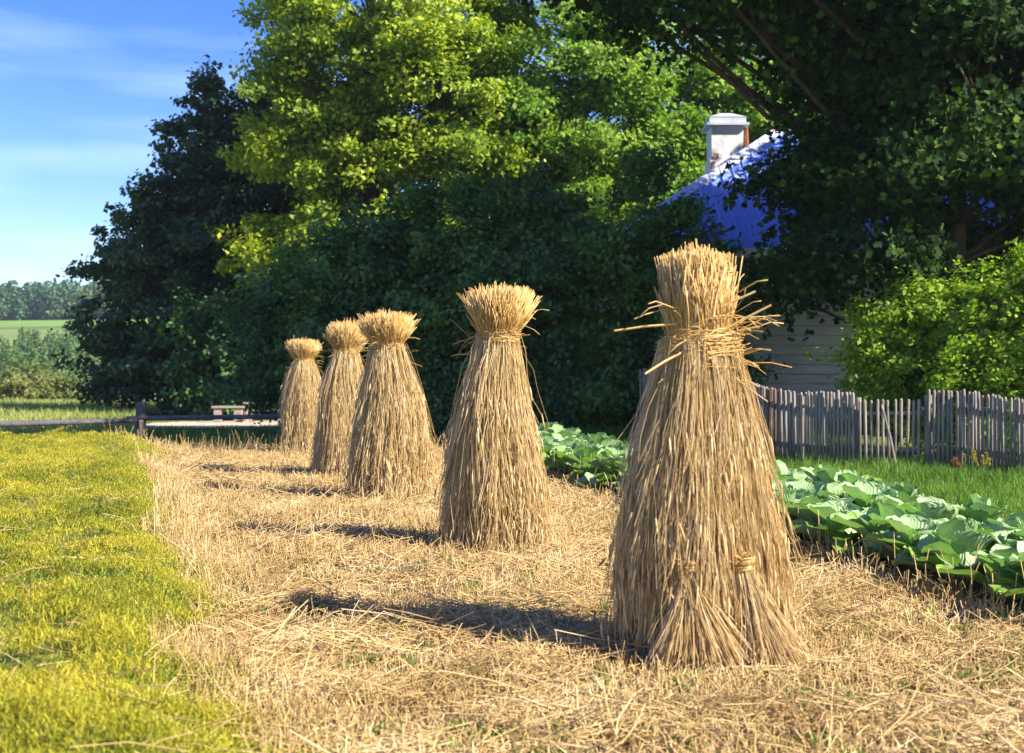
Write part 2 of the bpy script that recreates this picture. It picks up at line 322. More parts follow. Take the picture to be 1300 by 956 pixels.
# standing stubble
def make_stubble():
    g = rng(11)
    P = scatter(74000, 3.6, 24, lambda y: stub_left(y) - .08, lambda y: cab_edge(y) - .30, 12, 1.0)
    dn = vnoise(P[:, 0] / .8, P[:, 1] / .8, 21, 3); keep = g.uniform(0, 1, len(P)) < np.clip((dn - .34) * 3.2, .08, 1)
    P = P[keep]; N = len(P); dist = P[:, 1]
    edge = np.exp(-((P[:, 0] - stub_left(P[:, 1])) / .35) ** 2) + np.exp(-((P[:, 0] - cab_edge(P[:, 1]) + .3) / .2) ** 2) * .7
    h = g.uniform(.03, .15, N) * (1 + .5 * edge) * (.6 + .8 * vnoise(P[:, 0] / 1.5, P[:, 1] / 1.5, 22, 2)) + (g.uniform(0, 1, N) < .03) * .1
    h *= .62 + .38 * ss(6.2, 9.5, dist) + .3 * np.minimum(edge, 1)
    az = g.uniform(0, 2 * np.pi, N); ln = np.abs(g.normal(0, .45, N))
    d = np.stack([np.cos(az) * np.sin(ln), np.sin(az) * np.sin(ln), np.cos(ln)], 1)
    bend = g.normal(0, .012, (N, 3)); bend[:, 2] = 0
    PP = np.stack([P - [0, 0, .01], P + d * (h * .5)[:, None] + bend, P + d * h[:, None]], 1)
    r = (g.uniform(.0015, .0030, N) * np.sqrt(np.maximum(dist / 7, 1)))[:, None] * np.ones((1, 3))
    V, Q, T = tubes(PP, r, 3); o = mesh_np('standing_stubble', V, Q, T, M['stubble'])
    tag(o, 'short cut straw stubble standing all over the harvested strip', 'stubble', kind='stuff')
    # loose straw lying about
    N = 100000; P = scatter(N, 3.6, 24, lambda y: stub_left(y) - .05, lambda y: cab_edge(y) - .2, 14, 1.0)
    L = g.uniform(.06, .22, N) + (g.uniform(0, 1, N) < .12) * g.uniform(.1, .35, N); az = g.uniform(0, np.pi * 2, N); el = g.normal(0, .20, N)
    d = np.stack([np.cos(az) * np.cos(el), np.sin(az) * np.cos(el), np.sin(el)], 1)
    pile = vnoise(P[:, 0] / .7, P[:, 1] / .7, 33, 3)
    bare = vnoise(P[:, 0] / .6, P[:, 1] / .45, 35, 3); kp = g.uniform(0, 1, N) < np.clip((bare - .36) * 5, .10, 1)
    P, L, az, el, d, pile = P[kp], L[kp], az[kp], el[kp], d[kp], pile[kp]; N = len(P)
    P = P + np.stack([0 * L, 0 * L, g.uniform(0.003, .035, N) + g.uniform(0, .09, N) * pile ** 2 + np.abs(np.sin(el)) * L * .5], 1)
    bend = g.normal(0, .018, (N, 3)); bend[:, 2] *= .4
    PP = np.stack([P - d * (L / 2)[:, None], P + bend, P + d * (L / 2)[:, None]], 1)
    r = (g.uniform(.0013, .0031, N) * np.sqrt(np.maximum(P[:, 1] / 7, 1)))[:, None] * np.ones((1, 3))
    V, Q, T = tubes(PP, r, 3); o = mesh_np('loose_straw', V, Q, T, M['stubble'])
    tag(o, 'loose dry straw lying tangled between the stubble rows', 'straw', kind='stuff')
    # dead leaf blades
    N = 42000; P = scatter(N, 3.6, 24, lambda y: stub_left(y), lambda y: cab_edge(y) - .2, 15, 1.0)
    V, Q = blades(P, g.uniform(.05, .17, N), g.uniform(.003, .006, N) * np.sqrt(np.maximum(P[:, 1] / 8, 1)), g.uniform(.3, 1.5, N), 16, .8)
    tag(mesh_np('dry_leaf_litter', V, Q, None, M['stubble']), 'curled dry leaves littering the stubble ground', 'litter', kind='stuff')
    # green weeds sprouting
    N = 800; c = scatter(N, 3.8, 23, lambda y: stub_left(y) - .1, lambda y: cab_edge(y), 17, .8)
    c[:14, 0] = g.normal(2.12, .10, 14); c[:14, 1] = g.normal(5.6, .12, 14); c[14:26, 0] = g.normal(2.9, .15, 12); c[14:26, 1] = g.normal(7.3, .15, 12)
    k = np.repeat(np.arange(N), 22); P = c[k] + np.column_stack([g.normal(0, .035, len(k)), g.normal(0, .035, len(k)), g.uniform(0, .03, len(k))])
    V, Q = blades(P, g.uniform(.02, .09, len(k)), g.uniform(.008, .018, len(k)), g.uniform(.3, 1.2, len(k)), 18, .6, .5)
    tag(mesh_np('sprouting_weeds', V, Q, None, M['weed']), 'small green weeds sprouting through the stubble', 'weeds', kind='stuff')
make_stubble()

def make_bank():
    g = rng(41); N = 400000
    P = scatter(N, 3.6, 26.6, lambda y: -99 + 0 * y, lambda y: stub_left(y) + .06, 42, 1.1); P[:, 0] += np.abs(g.normal(0, .09, N)) * (g.uniform(0, 1, N) < .5)
    P[:, 2] += .19 * (vnoise(P[:, 0] / .3, P[:, 1] / .28, 39, 2) - .35)
    cl = vnoise(P[:, 0] / .16, P[:, 1] / .22, 43, 3); big = vnoise(P[:, 0] / 1.1, P[:, 1] / 1.1, 44, 2)
    P[:, 2] += g.uniform(-.01, .05, N) * cl + .05 * cl
    h = (g.uniform(.012, .042, N) + (g.uniform(0, 1, N) < .06) * g.uniform(.02, .09, N)) * (.4 + cl) * (.6 + .8 * big)
    hole = vnoise(P[:, 0] / .5, P[:, 1] / .5, 40, 2); k = (hole > .36) | (g.uniform(0, 1, N) < .2); P = P[k]; h = h[k]; N = len(P)
    V, Q = blades(P, h, g.uniform(.0035, .008, N) * .8 * np.sqrt(np.maximum(P[:, 1] / 6, 1)), g.uniform(.5, 2.0, N), 45, .8, .3)
    tag(mesh_np('ground_cover', V, Q, None, M['cover']), 'bright yellow green mown ground cover left of the stubble', 'ground cover', kind='stuff')
    # darker green plants mixed in, more of them along the stubble edge
    N = 42000; P = scatter(N, 3.6, 26.8, lambda y: -99 + 0 * y, lambda y: stub_left(y) + .35, 46, 1.1)
    e = np.exp(-np.abs(P[:, 0] - stub_left(P[:, 1])) / .25); f = np.exp(-np.abs(P[:, 1] - 26.4) / .8)
    k = g.uniform(0, 1, N) < np.clip(.26 + .9 * e * (vnoise(P[:, 0] / .4, P[:, 1] / .4, 47, 2) > .5) + .8 * f + .9 * (vnoise(P[:, 0] / .6, P[:, 1] / .6, 48, 2) > .68), 0, 1)
    P = P[k]; n = len(P); P[:, 2] += .03
    V, Q = blades(P, g.uniform(.02, .085, n), g.uniform(.005, .011, n), g.uniform(.1, 1.1, n), 49, .6, .3)
    tag(mesh_np('edge_weeds', V, Q, None, M['weed']), 'darker green weeds along the edge of the yellow green cover', 'weeds', kind='stuff')
make_bank()

def make_bank_litter():
    g = rng(61); N = 2600; P = scatter(N * 2 // 3, 3.6, 26, lambda y: -99 + 0 * y, lambda y: stub_left(y) + .1, 62, 1.0)
    N = len(P); k = g.uniform(0, 1, N) < .15 + .8 * np.exp((P[:, 0] - stub_left(P[:, 1])) / .6); P = P[k]; N = len(P)
    L = g.uniform(.08, .38, N); az = g.uniform(0, 6.28, N); el = g.normal(.12, .25, N); d = np.stack([np.cos(az) * np.cos(el), np.sin(az) * np.cos(el), np.sin(el)], 1)
    P[:, 2] += .09; PP = np.stack([P - d * (L / 2)[:, None], P + g.normal(0, .02, (N, 3)), P + d * (L / 2)[:, None]], 1)
    V, Q, T = tubes(PP, g.uniform(.0013, .0026, N)[:, None] * np.ones((1, 3)), 3)
    tag(mesh_np('fallen_stalks', V, Q, T, M['stubble']), 'single dry stalks fallen across the yellow green cover', 'stalks', kind='stuff')
make_bank_litter()

def make_grass():
    g = rng(51)
    # meadow beyond the field, mostly in shade
    P = scatter(90000, 24.0, 58, lambda y: -.5 * y, lambda y: .3 * y, 52, 1.2)
    inpath = ((P[:, 0] + 8.3 - (P[:, 1] - 36) * .2) / 2.8) ** 2 + ((P[:, 1] - 37) / 3.3) ** 2 < 1.02
    P = P[~inpath]; N = len(P)
    dry = ss(44, 50, P[:, 1]) * ss(-9, -13, P[:, 0] / 1)
    h = g.uniform(.05, .16, N)
    V, Q = blades(P, h, g.uniform(.012, .022, N), g.uniform(.1, .8, N), 53)
    k = dry < .5; kk = np.tile(k, 2); 
    tag(mesh_np('meadow_grass', V, Q[kk], None, M['grass']), 'short green grass around the rail fence and benches', 'grass', kind='stuff')
    P = scatter(34000, 29, 74, lambda y: -.5 * y, lambda y: np.where(y > 47, -.16 * y, -.295 * y), 54, .6); N = len(P)
    V, Q = blades(P, g.uniform(.15, .45, N), g.uniform(.02, .04, N), g.uniform(.1, .6, N), 55)
    tag(mesh_np('dry_meadow', V, Q, None, M['dry_grass']), 'pale dry meadow grass at the far left below the hill', 'grass', kind='stuff')
    # grass strip between the cabbages and the picket fence
    P = scatter(52000, 7, 27, lambda y: cab_edge(y) + 1.45, lambda y: cab_edge(y) + 6.5, 56, 1.0); N = len(P)
    V, Q = blades(P, g.uniform(.06, .24, N) * (.5 + vnoise(P[:, 0] / .6, P[:, 1] / .6, 57, 2)), g.uniform(.006, .013, N), g.uniform(.05, .7, N), 58)
    tag(mesh_np('verge_grass', V, Q, None, M['grass']), 'lush green grass between the cabbages and the picket fence', 'grass', kind='stuff')
    # tall dry stalks at the edges of the stubble
    P = np.concatenate([scatter(500, 20.5, 24.6, lambda y: stub_left(y) - .8, lambda y: 0 * y + .5, 59, 0), scatter(140, 6, 22, lambda y: cab_edge(y) - .42, lambda y: cab_edge(y) - .25, 60, .5)])
    N = len(P); h = g.uniform(.15, .42, N); az = g.uniform(0, 6.28, N); l = g.uniform(0, .35, N)
    d = np.stack([np.cos(az) * np.sin(l), np.sin(az) * np.sin(l), np.cos(l)], 1)
    PP = np.stack([P, P + d * (h * .6)[:, None], P + d * h[:, None] + np.stack([np.cos(az), np.sin(az), -.3 + 0 * az], 1) * .05 * g.uniform(0, 1, N)[:, None]], 1)
    V, Q, T = tubes(PP, np.ones((N, 3)) * .0035, 3)
    tag(mesh_np('tall_dry_stalks', V, Q, T, M['stubble']), 'uncut dry stalks sticking up along the field edges', 'stalks', kind='stuff')
make_grass()

# ------------------------------------------------------------------ straw stooks
def stook(i, loc, prof, top, neck, seed, label, nskirt, H=2.0, lean=(0, 0)):
    """prof: list of (z, r) up to the neck; neck=(z, r); top=(z, r) of the flared cut ends"""
    g = rng(seed)
    z0 = float(zg(*loc)); root = empty('straw_stook', (loc[0], loc[1], z0), label, 'straw stook', 'straw stooks standing in a row on the stubble')
    pz = np.array([p[0] for p in prof]); pr = np.array([p[1] for p in prof])
    zn, rn = neck; zt, rt = top
    A = g.uniform(0, 6.28, 6)
    def rad(z, ph): return np.interp(z, pz, pr) * (1 + .06 * np.sin(2 * ph + A[0]) + .04 * np.sin(5 * ph + A[1] + z * 1.5) + .05 * np.sin(3 * ph + A[5] + z * 3) * np.clip(1.5 - z, 0, 1))
    def ofs(z): sw = .022 * np.sin(z * 2.6 + A[3]) * np.clip(z, 0, 1); return np.stack([lean[0] * z / H + sw, lean[1] * z / H + .5 * sw], -1)
    # dark core so nothing shows through
    b = MB(); zz = np.concatenate([np.linspace(.0, zn, 12), np.linspace(zn, zt - .10, 5)[1:]]); ns = 20; a = np.arange(ns) * 2 * np.pi / ns
    rr = np.where(zz <= zn, np.interp(zz, pz, pr) * .84 - .015, rn * .8 + (rt * .8 - rn * .8) * ((zz - zn) / (zt - zn)) ** 1.3)
    V = np.stack([np.cos(a)[None] * rr[:, None], np.sin(a)[None] * rr[:, None], np.broadcast_to(zz[:, None], (len(zz), ns))], -1)
    V[..., :2] += ofs(zz)[:, None, :]
    idx = np.arange(len(zz) * ns).reshape(len(zz), ns); nx = np.roll(idx, -1, 1)
    Q = np.stack([idx[:-1], nx[:-1], nx[1:], idx[1:]], -1).reshape(-1, 4)
    V = V.reshape(-1, 3); V = np.concatenate([V, [[lean[0] * .95, lean[1] * .95, zz[-1]]]]); T = [[idx[-1, k], nx[-1, k], len(V) - 1] for k in range(ns)]
    mesh_np('inner_sheaf', V, Q, np.array(T), M['straw_core'], root, smooth=True)
    # hanging skirt of straws
    fat = (1, 1.2, 1.4, 1.5, 1.6)[i]; N = int(nskirt * (1.75, 1.5, 1.15, 1, 1)[i]); K = 6; ph = g.uniform(0, 2 * np.pi, N)
    lay = g.uniform(0, 1, N)
    zs = np.where(g.uniform(0, 1, N) < .55, zn + g.uniform(-.04, .05, N), g.uniform(.35, zn, N))
    ln = g.uniform(.5, 1.55, N); ze = np.maximum(zs - ln, np.where(g.uniform(0, 1, N) < .5, g.uniform(.0, .12, N), g.uniform(.12, .5, N)))
    ze = np.minimum(ze, zs - .12); ze = np.maximum(ze, .0)
    t = np.linspace(0, 1, K)[None, :]; z = zs[:, None] + (ze - zs)[:, None] * t
    phw = ph[:, None] + g.normal(0, .15, N)[:, None] * t + .05 * np.sin(t * 7 + ph[:, None] * 9)
    clump = .024 * np.sin(ph * 17 + A[2]) + .018 * np.sin(ph * 37 + A[3]) + .014 * np.sin(ph * 71 + zs * 4)
    off = (g.uniform(-.045, .012, N) + clump)[:, None] + (np.abs(g.normal(0, .02, N)) * (g.uniform(0, 1, N) < .3))[:, None] * t ** 2
    r = np.maximum(rad(z, phw) + off * np.clip((zn - z) / .3 + .25, .25, 1) * (1 + .6 * t), .05)
    P = np.stack([r * np.cos(phw), r * np.sin(phw), z], -1); P[..., :2] += ofs(z)
    wild = (1 + 2.2 * (g.uniform(0, 1, N) < .2))[:, None, None]; P += np.cumsum(g.normal(0, .0055, P.shape), axis=1) * wild
    P[..., 2] = np.maximum(P[..., 2], .0)
    rs = (g.uniform(.0013, .0028, N) * fat)[:, None] * np.linspace(1, .75, K)[None]
    V, Q, T = tubes(P, rs, 3); mesh_np('skirt', V, Q, None, M['straw'], root)
    # ears of grain at the ends of many hanging straws
    e = g.uniform(0, 1, N) < .38; Pe = P[e]; d = Pe[:, -1] - Pe[:, -2]; d /= np.linalg.norm(d, axis=1, keepdims=True) + 1e-9
    d[:, 2] -= .3; n = len(Pe); o_ = np.stack([np.cos(ph[e]), np.sin(ph[e]), 0 * ph[e]], 1); st = Pe[:, -2] + o_ * .008
    L = g.uniform(.05, .10, n)
    EP = np.stack([st, st + d * (L * .25)[:, None], st + d * (L * .7)[:, None], st + d * L[:, None]], 1)
    EP[..., 2] = np.maximum(EP[..., 2], .01)
    V, Q, T = tubes(EP, np.array([[.002, .0065, .006, .001]]) * g.uniform(.7, 1.1, n)[:, None], 4)
    mesh_np('grain_ears', V, Q, None, M['ear'], root)
    # crown: cut ends flaring above the binding
    N = int(nskirt * .42); K = 4; ph = g.uniform(0, 6.283, N); q = np.sqrt(g.uniform(.0, 1, N)); q = np.where(g.uniform(0, 1, N) < .6, g.uniform(.85, 1.0, N), q)
    t = np.linspace(0, 1, K)[None]; hgt = (zt - zn) * np.minimum(g.normal(.84, .2 if i == 0 else .16, N), 1.14) * (1.04 - .16 * q)
    z = zn - .06 + (hgt + .06)[:, None] * t
    r = q[:, None] * (rn * .93 + (rt * g.normal(.95, .13 if i == 0 else .17, N)[:, None] - rn) * t ** 1.3)
    phw = ph[:, None] + g.normal(0, .42 if i == 0 else .28, N)[:, None] * t
    P = np.stack([r * np.cos(phw), r * np.sin(phw), z], -1); P[..., :2] += ofs(z); P += g.normal(0, .006, P.shape)
    V, Q, T = tubes(P, g.uniform(.0020, .0036, N)[:, None] * np.ones((1, K)), 4, True)
    mesh_np('crown', V, Q, T, M['straw_gold'], root)
    # twisted band round the neck
    N = 230 if i == 0 else 140; K = 14; ph0 = g.uniform(0, 6.28, N); sp = g.uniform(1.2, 3.6, N) * np.where(g.uniform(0, 1, N) < .5, 1, -1)
    t = np.linspace(0, 1, K)[None]; ph = ph0[:, None] + sp[:, None] * t
    zb = zn + g.normal(0, .034 if i == 0 else .024, N)[:, None] + g.normal(0, .018, N)[:, None] * np.sin(t * 5 + ph0[:, None]) + .02 * np.sin(ph + A[4])
    r = rn + .012 + g.uniform(0, .045 if i == 0 else .026, N)[:, None] + .004 * np.sin(t * 9 + ph0[:, None]); r = r + .02 * (np.abs(t - .5) > .46)
    P = np.stack([r * np.cos(ph), r * np.sin(ph), zb], -1); P[..., :2] += ofs(zb)
    V, Q, T = tubes(P, g.uniform(.0020, .0034, N)[:, None] * np.ones((1, K)), 4, True)
    mesh_np('binding_band', V, Q, T, M['straw_gold'], root)
    # stray stalks sticking out round the neck
    N = 80; ph = g.uniform(0, 6.28, N) if i else g.normal(-.25, 1.1, N); zb = zn + g.uniform(-.16, .24, N); el = g.normal(.15, .55, N); L = g.uniform(.06, .28, N)
    st = np.stack([rn * .9 * np.cos(ph), rn * .9 * np.sin(ph), zb], 1); st[:, :2] += ofs(zb); ph2 = ph + g.normal(0, .5, N)
    d = np.stack([np.cos(ph2) * np.cos(el), np.sin(ph2) * np.cos(el), np.sin(el)], 1)
    kink = g.normal(0, .35, (N, 3)) * (g.uniform(0, 1, N) < .5)[:, None]
    P = np.stack([st, st + d * (L * .5)[:, None], st + d * (L * .6)[:, None] + (d + kink) * (L * .25)[:, None], st + d * (L * .6)[:, None] + (d + kink * 1.3 - [0, 0, .2]) * (L * .5)[:, None]], 1)
    V, Q, T = tubes(P, g.uniform(.0018, .0030, N)[:, None] * np.ones((1, 4)), 4, True)
    mesh_np('stray_stalks', V, Q, T, M['straw_gold'], root)
    # loose straws brushed off low down, feet splaying on the ground
    N = 260; ph = g.uniform(0, 6.28, N); zb = g.uniform(.05, .35, N); r0 = rad(zb, ph) - .02; rb = r0 + g.uniform(.0, .14, N)
    t = np.linspace(0, 1, 4)[None]; z = zb[:, None] * (1 - t); r = r0[:, None] + (rb - r0)[:, None] * t ** 1.5
    P = np.stack([r * np.cos(ph[:, None] + g.normal(0, .1, N)[:, None] * t), r * np.sin(ph[:, None]), z], -1)
    V, Q, T = tubes(P, g.uniform(.0016, .003, N)[:, None] * np.ones((1, 4)), 3)
    mesh_np('foot_straws', V, Q, None, M['straw'], root)
    return root, rad

def hand_sheaf(root, x, y, zk, L, spread, seed, tilt=0):
    """a small bundle knotted near the top that leans on the foot of the stook"""
    g = rng(seed); N = 1300; K = 6; t = np.linspace(0, 1, K)[None]
    a = g.uniform(0, 6.28, N); q = np.sqrt(g.uniform(0, 1, N))
    ln = L * g.uniform(.75, 1.05, N)
    w = (.018 + spread * t ** 1.25)
    P = np.stack([x + q[:, None] * np.cos(a)[:, None] * w + tilt * t * L, y - .10 * t * L / .6 + q[:, None] * np.sin(a)[:, None] * w * .55, zk - ln[:, None] * t], -1)
    P += np.cumsum(g.normal(0, .007, P.shape), 1); P[..., 2] = np.maximum(P[..., 2], .004)
    V, Q, T = tubes(P, g.uniform(.0014, .0028, N)[:, None] * np.ones((1, K)), 3)
    o = mesh_np('small_sheaf', V, Q, None, M['straw'], root)
    n = 46; t = np.linspace(0, 1, 12)[None]; ph = g.uniform(0, 6.28, n)[:, None] + g.uniform(2, 6, n)[:, None] * t
    r = .034 + g.uniform(0, .014, n)[:, None]; tz = g.uniform(-.6, .6, n)[:, None]
    P = np.stack([x + r * np.cos(ph) * 1.25, y + r * np.sin(ph), zk + g.normal(0, .014, n)[:, None] + r * .6 * np.sin(ph + tz * 3) * tz], -1)
    V, Q, T = tubes(P, g.uniform(.0022, .0035, n)[:, None] * np.ones((1, 12)), 4)
    mesh_np('knot', V, Q, None, M['straw_gold'], o)
    n = 90; d = g.normal(0, 1, (n, 3)); d[:, 2] = np.abs(d[:, 2]) * .8; d /= np.linalg.norm(d, axis=1, keepdims=True)
    s = np.array([x, y, zk]); L2 = g.uniform(.03, .09, n)
    P = np.stack([s + 0 * d, s + d * (L2 * .6)[:, None] * [.7, .7, 1], s + d * L2[:, None] * [1, 1, .8]], 1)
    V, Q, T = tubes(P, np.ones((n, 3)) * .0024, 3); mesh_np('tuft', V, Q, None, M['straw_gold'], o)

s1, rad1 = stook(0, STOOKS[0], [(0, .375), (.25, .375), (.5, .36), (.9, .29), (1.29, .215), (1.45, .19), (1.55, .17), (2, .17)], (2.02, .178), (1.55, .155), 101,
      'nearest straw stook, thick bound neck and two small knotted sheaves at its foot', 9000, lean=(-.045, 0))
stook(1, STOOKS[1], [(0, .345), (.4, .335), (.9, .27), (1.3, .185), (1.55, .145), (1.72, .13), (2, .13)], (2.12, .255), (1.73, .13), 102,
      'straw stook second from the camera with wide fan shaped top', 6800, lean=(.02, 0))
stook(2, STOOKS[2], [(0, .41), (.4, .39), (.9, .325), (1.3, .25), (1.55, .18), (1.74, .155), (2, .15)], (2.12, .29), (1.75, .14), 103,
      'broad straw stook in the middle of the row, third from the camera', 6200)
stook(3, STOOKS[3], [(0, .38), (.4, .36), (.9, .33), (1.3, .27), (1.55, .19), (1.72, .15), (2, .15)], (2.16, .28), (1.74, .135), 104,
      'slim straw stook partly hidden behind the broad middle one', 5200, lean=(.10, 0))
stook(4, STOOKS[4], [(0, .31), (.5, .315), (1.0, .315), (1.3, .28), (1.5, .23), (1.68, .15), (2, .15)], (2.08, .28), (1.70, .135), 105,
      'farthest straw stook beside the rail fence, round shouldered with small top', 4800)
hand_sheaf(s1, -.13, -.40, .50, .50, .24, 7, .10)
hand_sheaf(s1, .135, -.38, .51, .52, .17, 8, .22)
# long stalks sticking out of the near stook
b = MB()
for p0, p1 in [((-.14, -.10, 1.67), (-.46, -.14, 1.635)), ((-.12, -.17, 1.53), (-.32, -.26, 1.42)), ((.02, -.16, 1.60), (.31, -.2, 1.76)),
               ((.02, -.12, 1.72), (.24, -.16, 1.83)), ((.05, -.1, 1.60), (.28, -.12, 1.66)), ((.0, -.1, 1.93), (.14, -.1, 1.93))]:
    b.tube([p0, ((p0[0] + p1[0]) / 2, (p0[1] + p1[1]) / 2, (p0[2] + p1[2]) / 2 + .006), p1], [.0065, .006, .0055], 6)
b.build('long_stalks', M['straw_gold'], s1)

# ------------------------------------------------------------------ cabbages
def leaf_grid(L, W, inc, az, cup, wav, g, z0=.03, nu=9, nv=8, curl=.5):
    u = np.linspace(-1, 1, nu); v = np.linspace(0, 1, nv); U, Vv = np.meshgrid(u, v)
    prof = np.where(Vv < .18, .12 + .9 * Vv, .28 + .72 * np.sin(np.clip((Vv - .12) / .88, 0, 1) ** .8 * np.pi * .62))
    prof = prof * np.sqrt(np.clip(1 - np.clip((Vv - .72) / .30, 0, 1) ** 2, .02, 1))
    x = U * W * prof; ang = inc - curl * Vv ** 1.5 * 1.1
    ds = L / (nv - 1); yy = np.cumsum(np.cos(ang[:, 0])) * ds; zz = np.cumsum(np.sin(ang[:, 0])) * ds
    y = np.broadcast_to(yy[:, None], U.shape).copy(); z = np.broadcast_to(zz[:, None], U.shape).copy()
    lift = cup * np.abs(U) ** 2 * W * prof
    w = wav * np.sin(U * 7 + Vv * 9 + g.uniform(0, 6)) * np.abs(U) ** 1.5 * (.3 + Vv) + wav * .8 * np.sin(U * 11 + g.uniform(0, 6)) * Vv ** 3
    nrmy = -np.sin(ang); nrmz = np.cos(ang)
    y = y + (lift + w) * nrmy; z = z + (lift + w) * nrmz + z0
    ca, sa = math.cos(az), math.sin(az)
    P = np.stack([x * ca - y * sa, x * sa + y * ca, z], -1).reshape(-1, 3)
    a = (np.arange(nv - 1)[:, None] * nu + np.arange(nu - 1)[None]).ravel()
    Q = np.stack([a, a + 1, a + 1 + nu, a + nu], -1)
    return P, Q, np.stack([U, Vv], -1).reshape(-1, 2)

def make_cabbage(seed):
    g = rng(seed); root = empty('cabbage', (0, 0, 0), 'x', 'cabbage', 'cabbages planted in rows beside the stubble')
    Vs, Qs, Us, n = [], [], [], 0; mi = []
    for k in range(15):
        tier = k / 14; az = k * 2.4 + g.uniform(-.25, .25)
        P, Q, U = leaf_grid(g.uniform(.30, .40) * (1 - .25 * tier), g.uniform(.13, .17) * (1 - .12 * tier), .55 + .85 * tier + g.uniform(-.25, .25), az,
                            g.uniform(.25, .6), g.uniform(.008, .02), g, .04 + .08 * tier, curl=g.uniform(.35, .95) * (1.1 - .3 * tier))
        Vs.append(P); Qs.append(Q + n); Us.append(U); n += len(P); mi += [1 if (tier < .35 and g.uniform() < .6) or g.uniform() < .12 else 0] * len(Q)
    mesh_np('leaves', np.concatenate(Vs), np.concatenate(Qs), None, [M['cab_blue'], M['cab_green']], root, smooth=True, uv=np.concatenate(Us), matidx=mi)
    Vs, Qs, Us, n = [], [], [], 0                                         # the tight head: overlapping cupped leaves
    nu, nv = 9, 8
    for k in range(6):
        u = np.linspace(-1, 1, nu); v = np.linspace(0, 1, nv); U, Vv = np.meshgrid(u, v)
        az = k * 2.2; th = -1.2 + 2.5 * Vv; ph = az + U * 1.25 * np.cos(np.clip(th, -1.4, 1.4) * .6); r = .095 + .006 * k + .006 * np.abs(U) ** 3
        P = np.stack([r * np.cos(th) * np.cos(ph), r * np.cos(th) * np.sin(ph), .17 + r * .85 * np.sin(th)], -1).reshape(-1, 3)
        a = (np.arange(nv - 1)[:, None] * nu + np.arange(nu - 1)[None]).ravel(); Q = np.stack([a, a + 1, a + 1 + nu, a + nu], -1)
        Vs.append(P); Qs.append(Q + n); Us.append(np.stack([U, Vv], -1).reshape(-1, 2)); n += len(P)
    mesh_np('head', np.concatenate(Vs), np.concatenate(Qs), None, M['cab_blue'], root, smooth=True, uv=np.concatenate(Us))
    return root
ORD = ['first', 'second', 'third', 'fourth', 'fifth', 'sixth', 'seventh', 'eighth', 'ninth', 'tenth', 'eleventh', 'twelfth', 'thirteenth', 'fourteenth', 'fifteenth', 'sixteenth', 'seventeenth', 'eighteenth', 'nineteenth', 'twentieth'] + \
      ['twenty-' + w for w in ('first', 'second', 'third', 'fourth', 'fifth', 'sixth', 'seventh', 'eighth', 'ninth')] + ['thirtieth'] + ['thirty-' + w for w in ('first', 'second', 'third', 'fourth', 'fifth', 'sixth', 'seventh', 'eighth', 'ninth')]
def cabbages():
    protos = [make_cabbage(200 + k) for k in range(5)]; used = set(); g = rng(77)
    for row, (off, rname) in enumerate(((.0, 'row bordering the stubble'), (.56, 'middle row'), (1.12, 'row nearest the picket fence'))):
        y = 6.2 + .22 * row + off * 1.1; i = 0
        while y < 23.5 + off:
            x = cab_edge(y) + off + g.normal(0, .05)
            if abs(x) < .42 * y + .35:
                k = int(g.integers(0, 5))
                o = protos[k] if k not in used else copy_tree(protos[k]); used.add(k)
                s = g.uniform(1.05, 1.32); o.location = (x, y, float(zg(x, y)) - .01); o.rotation_euler = (g.normal(0, .06), g.normal(0, .06), g.uniform(0, 6.28)); o.scale = (s, s, s * g.uniform(.8, 1.0))
                o['label'] = 'blue green cabbage, %s from the camera in the %s' % (ORD[i], rname); i += 1
            y += .50 * g.uniform(.9, 1.1)
cabbages()

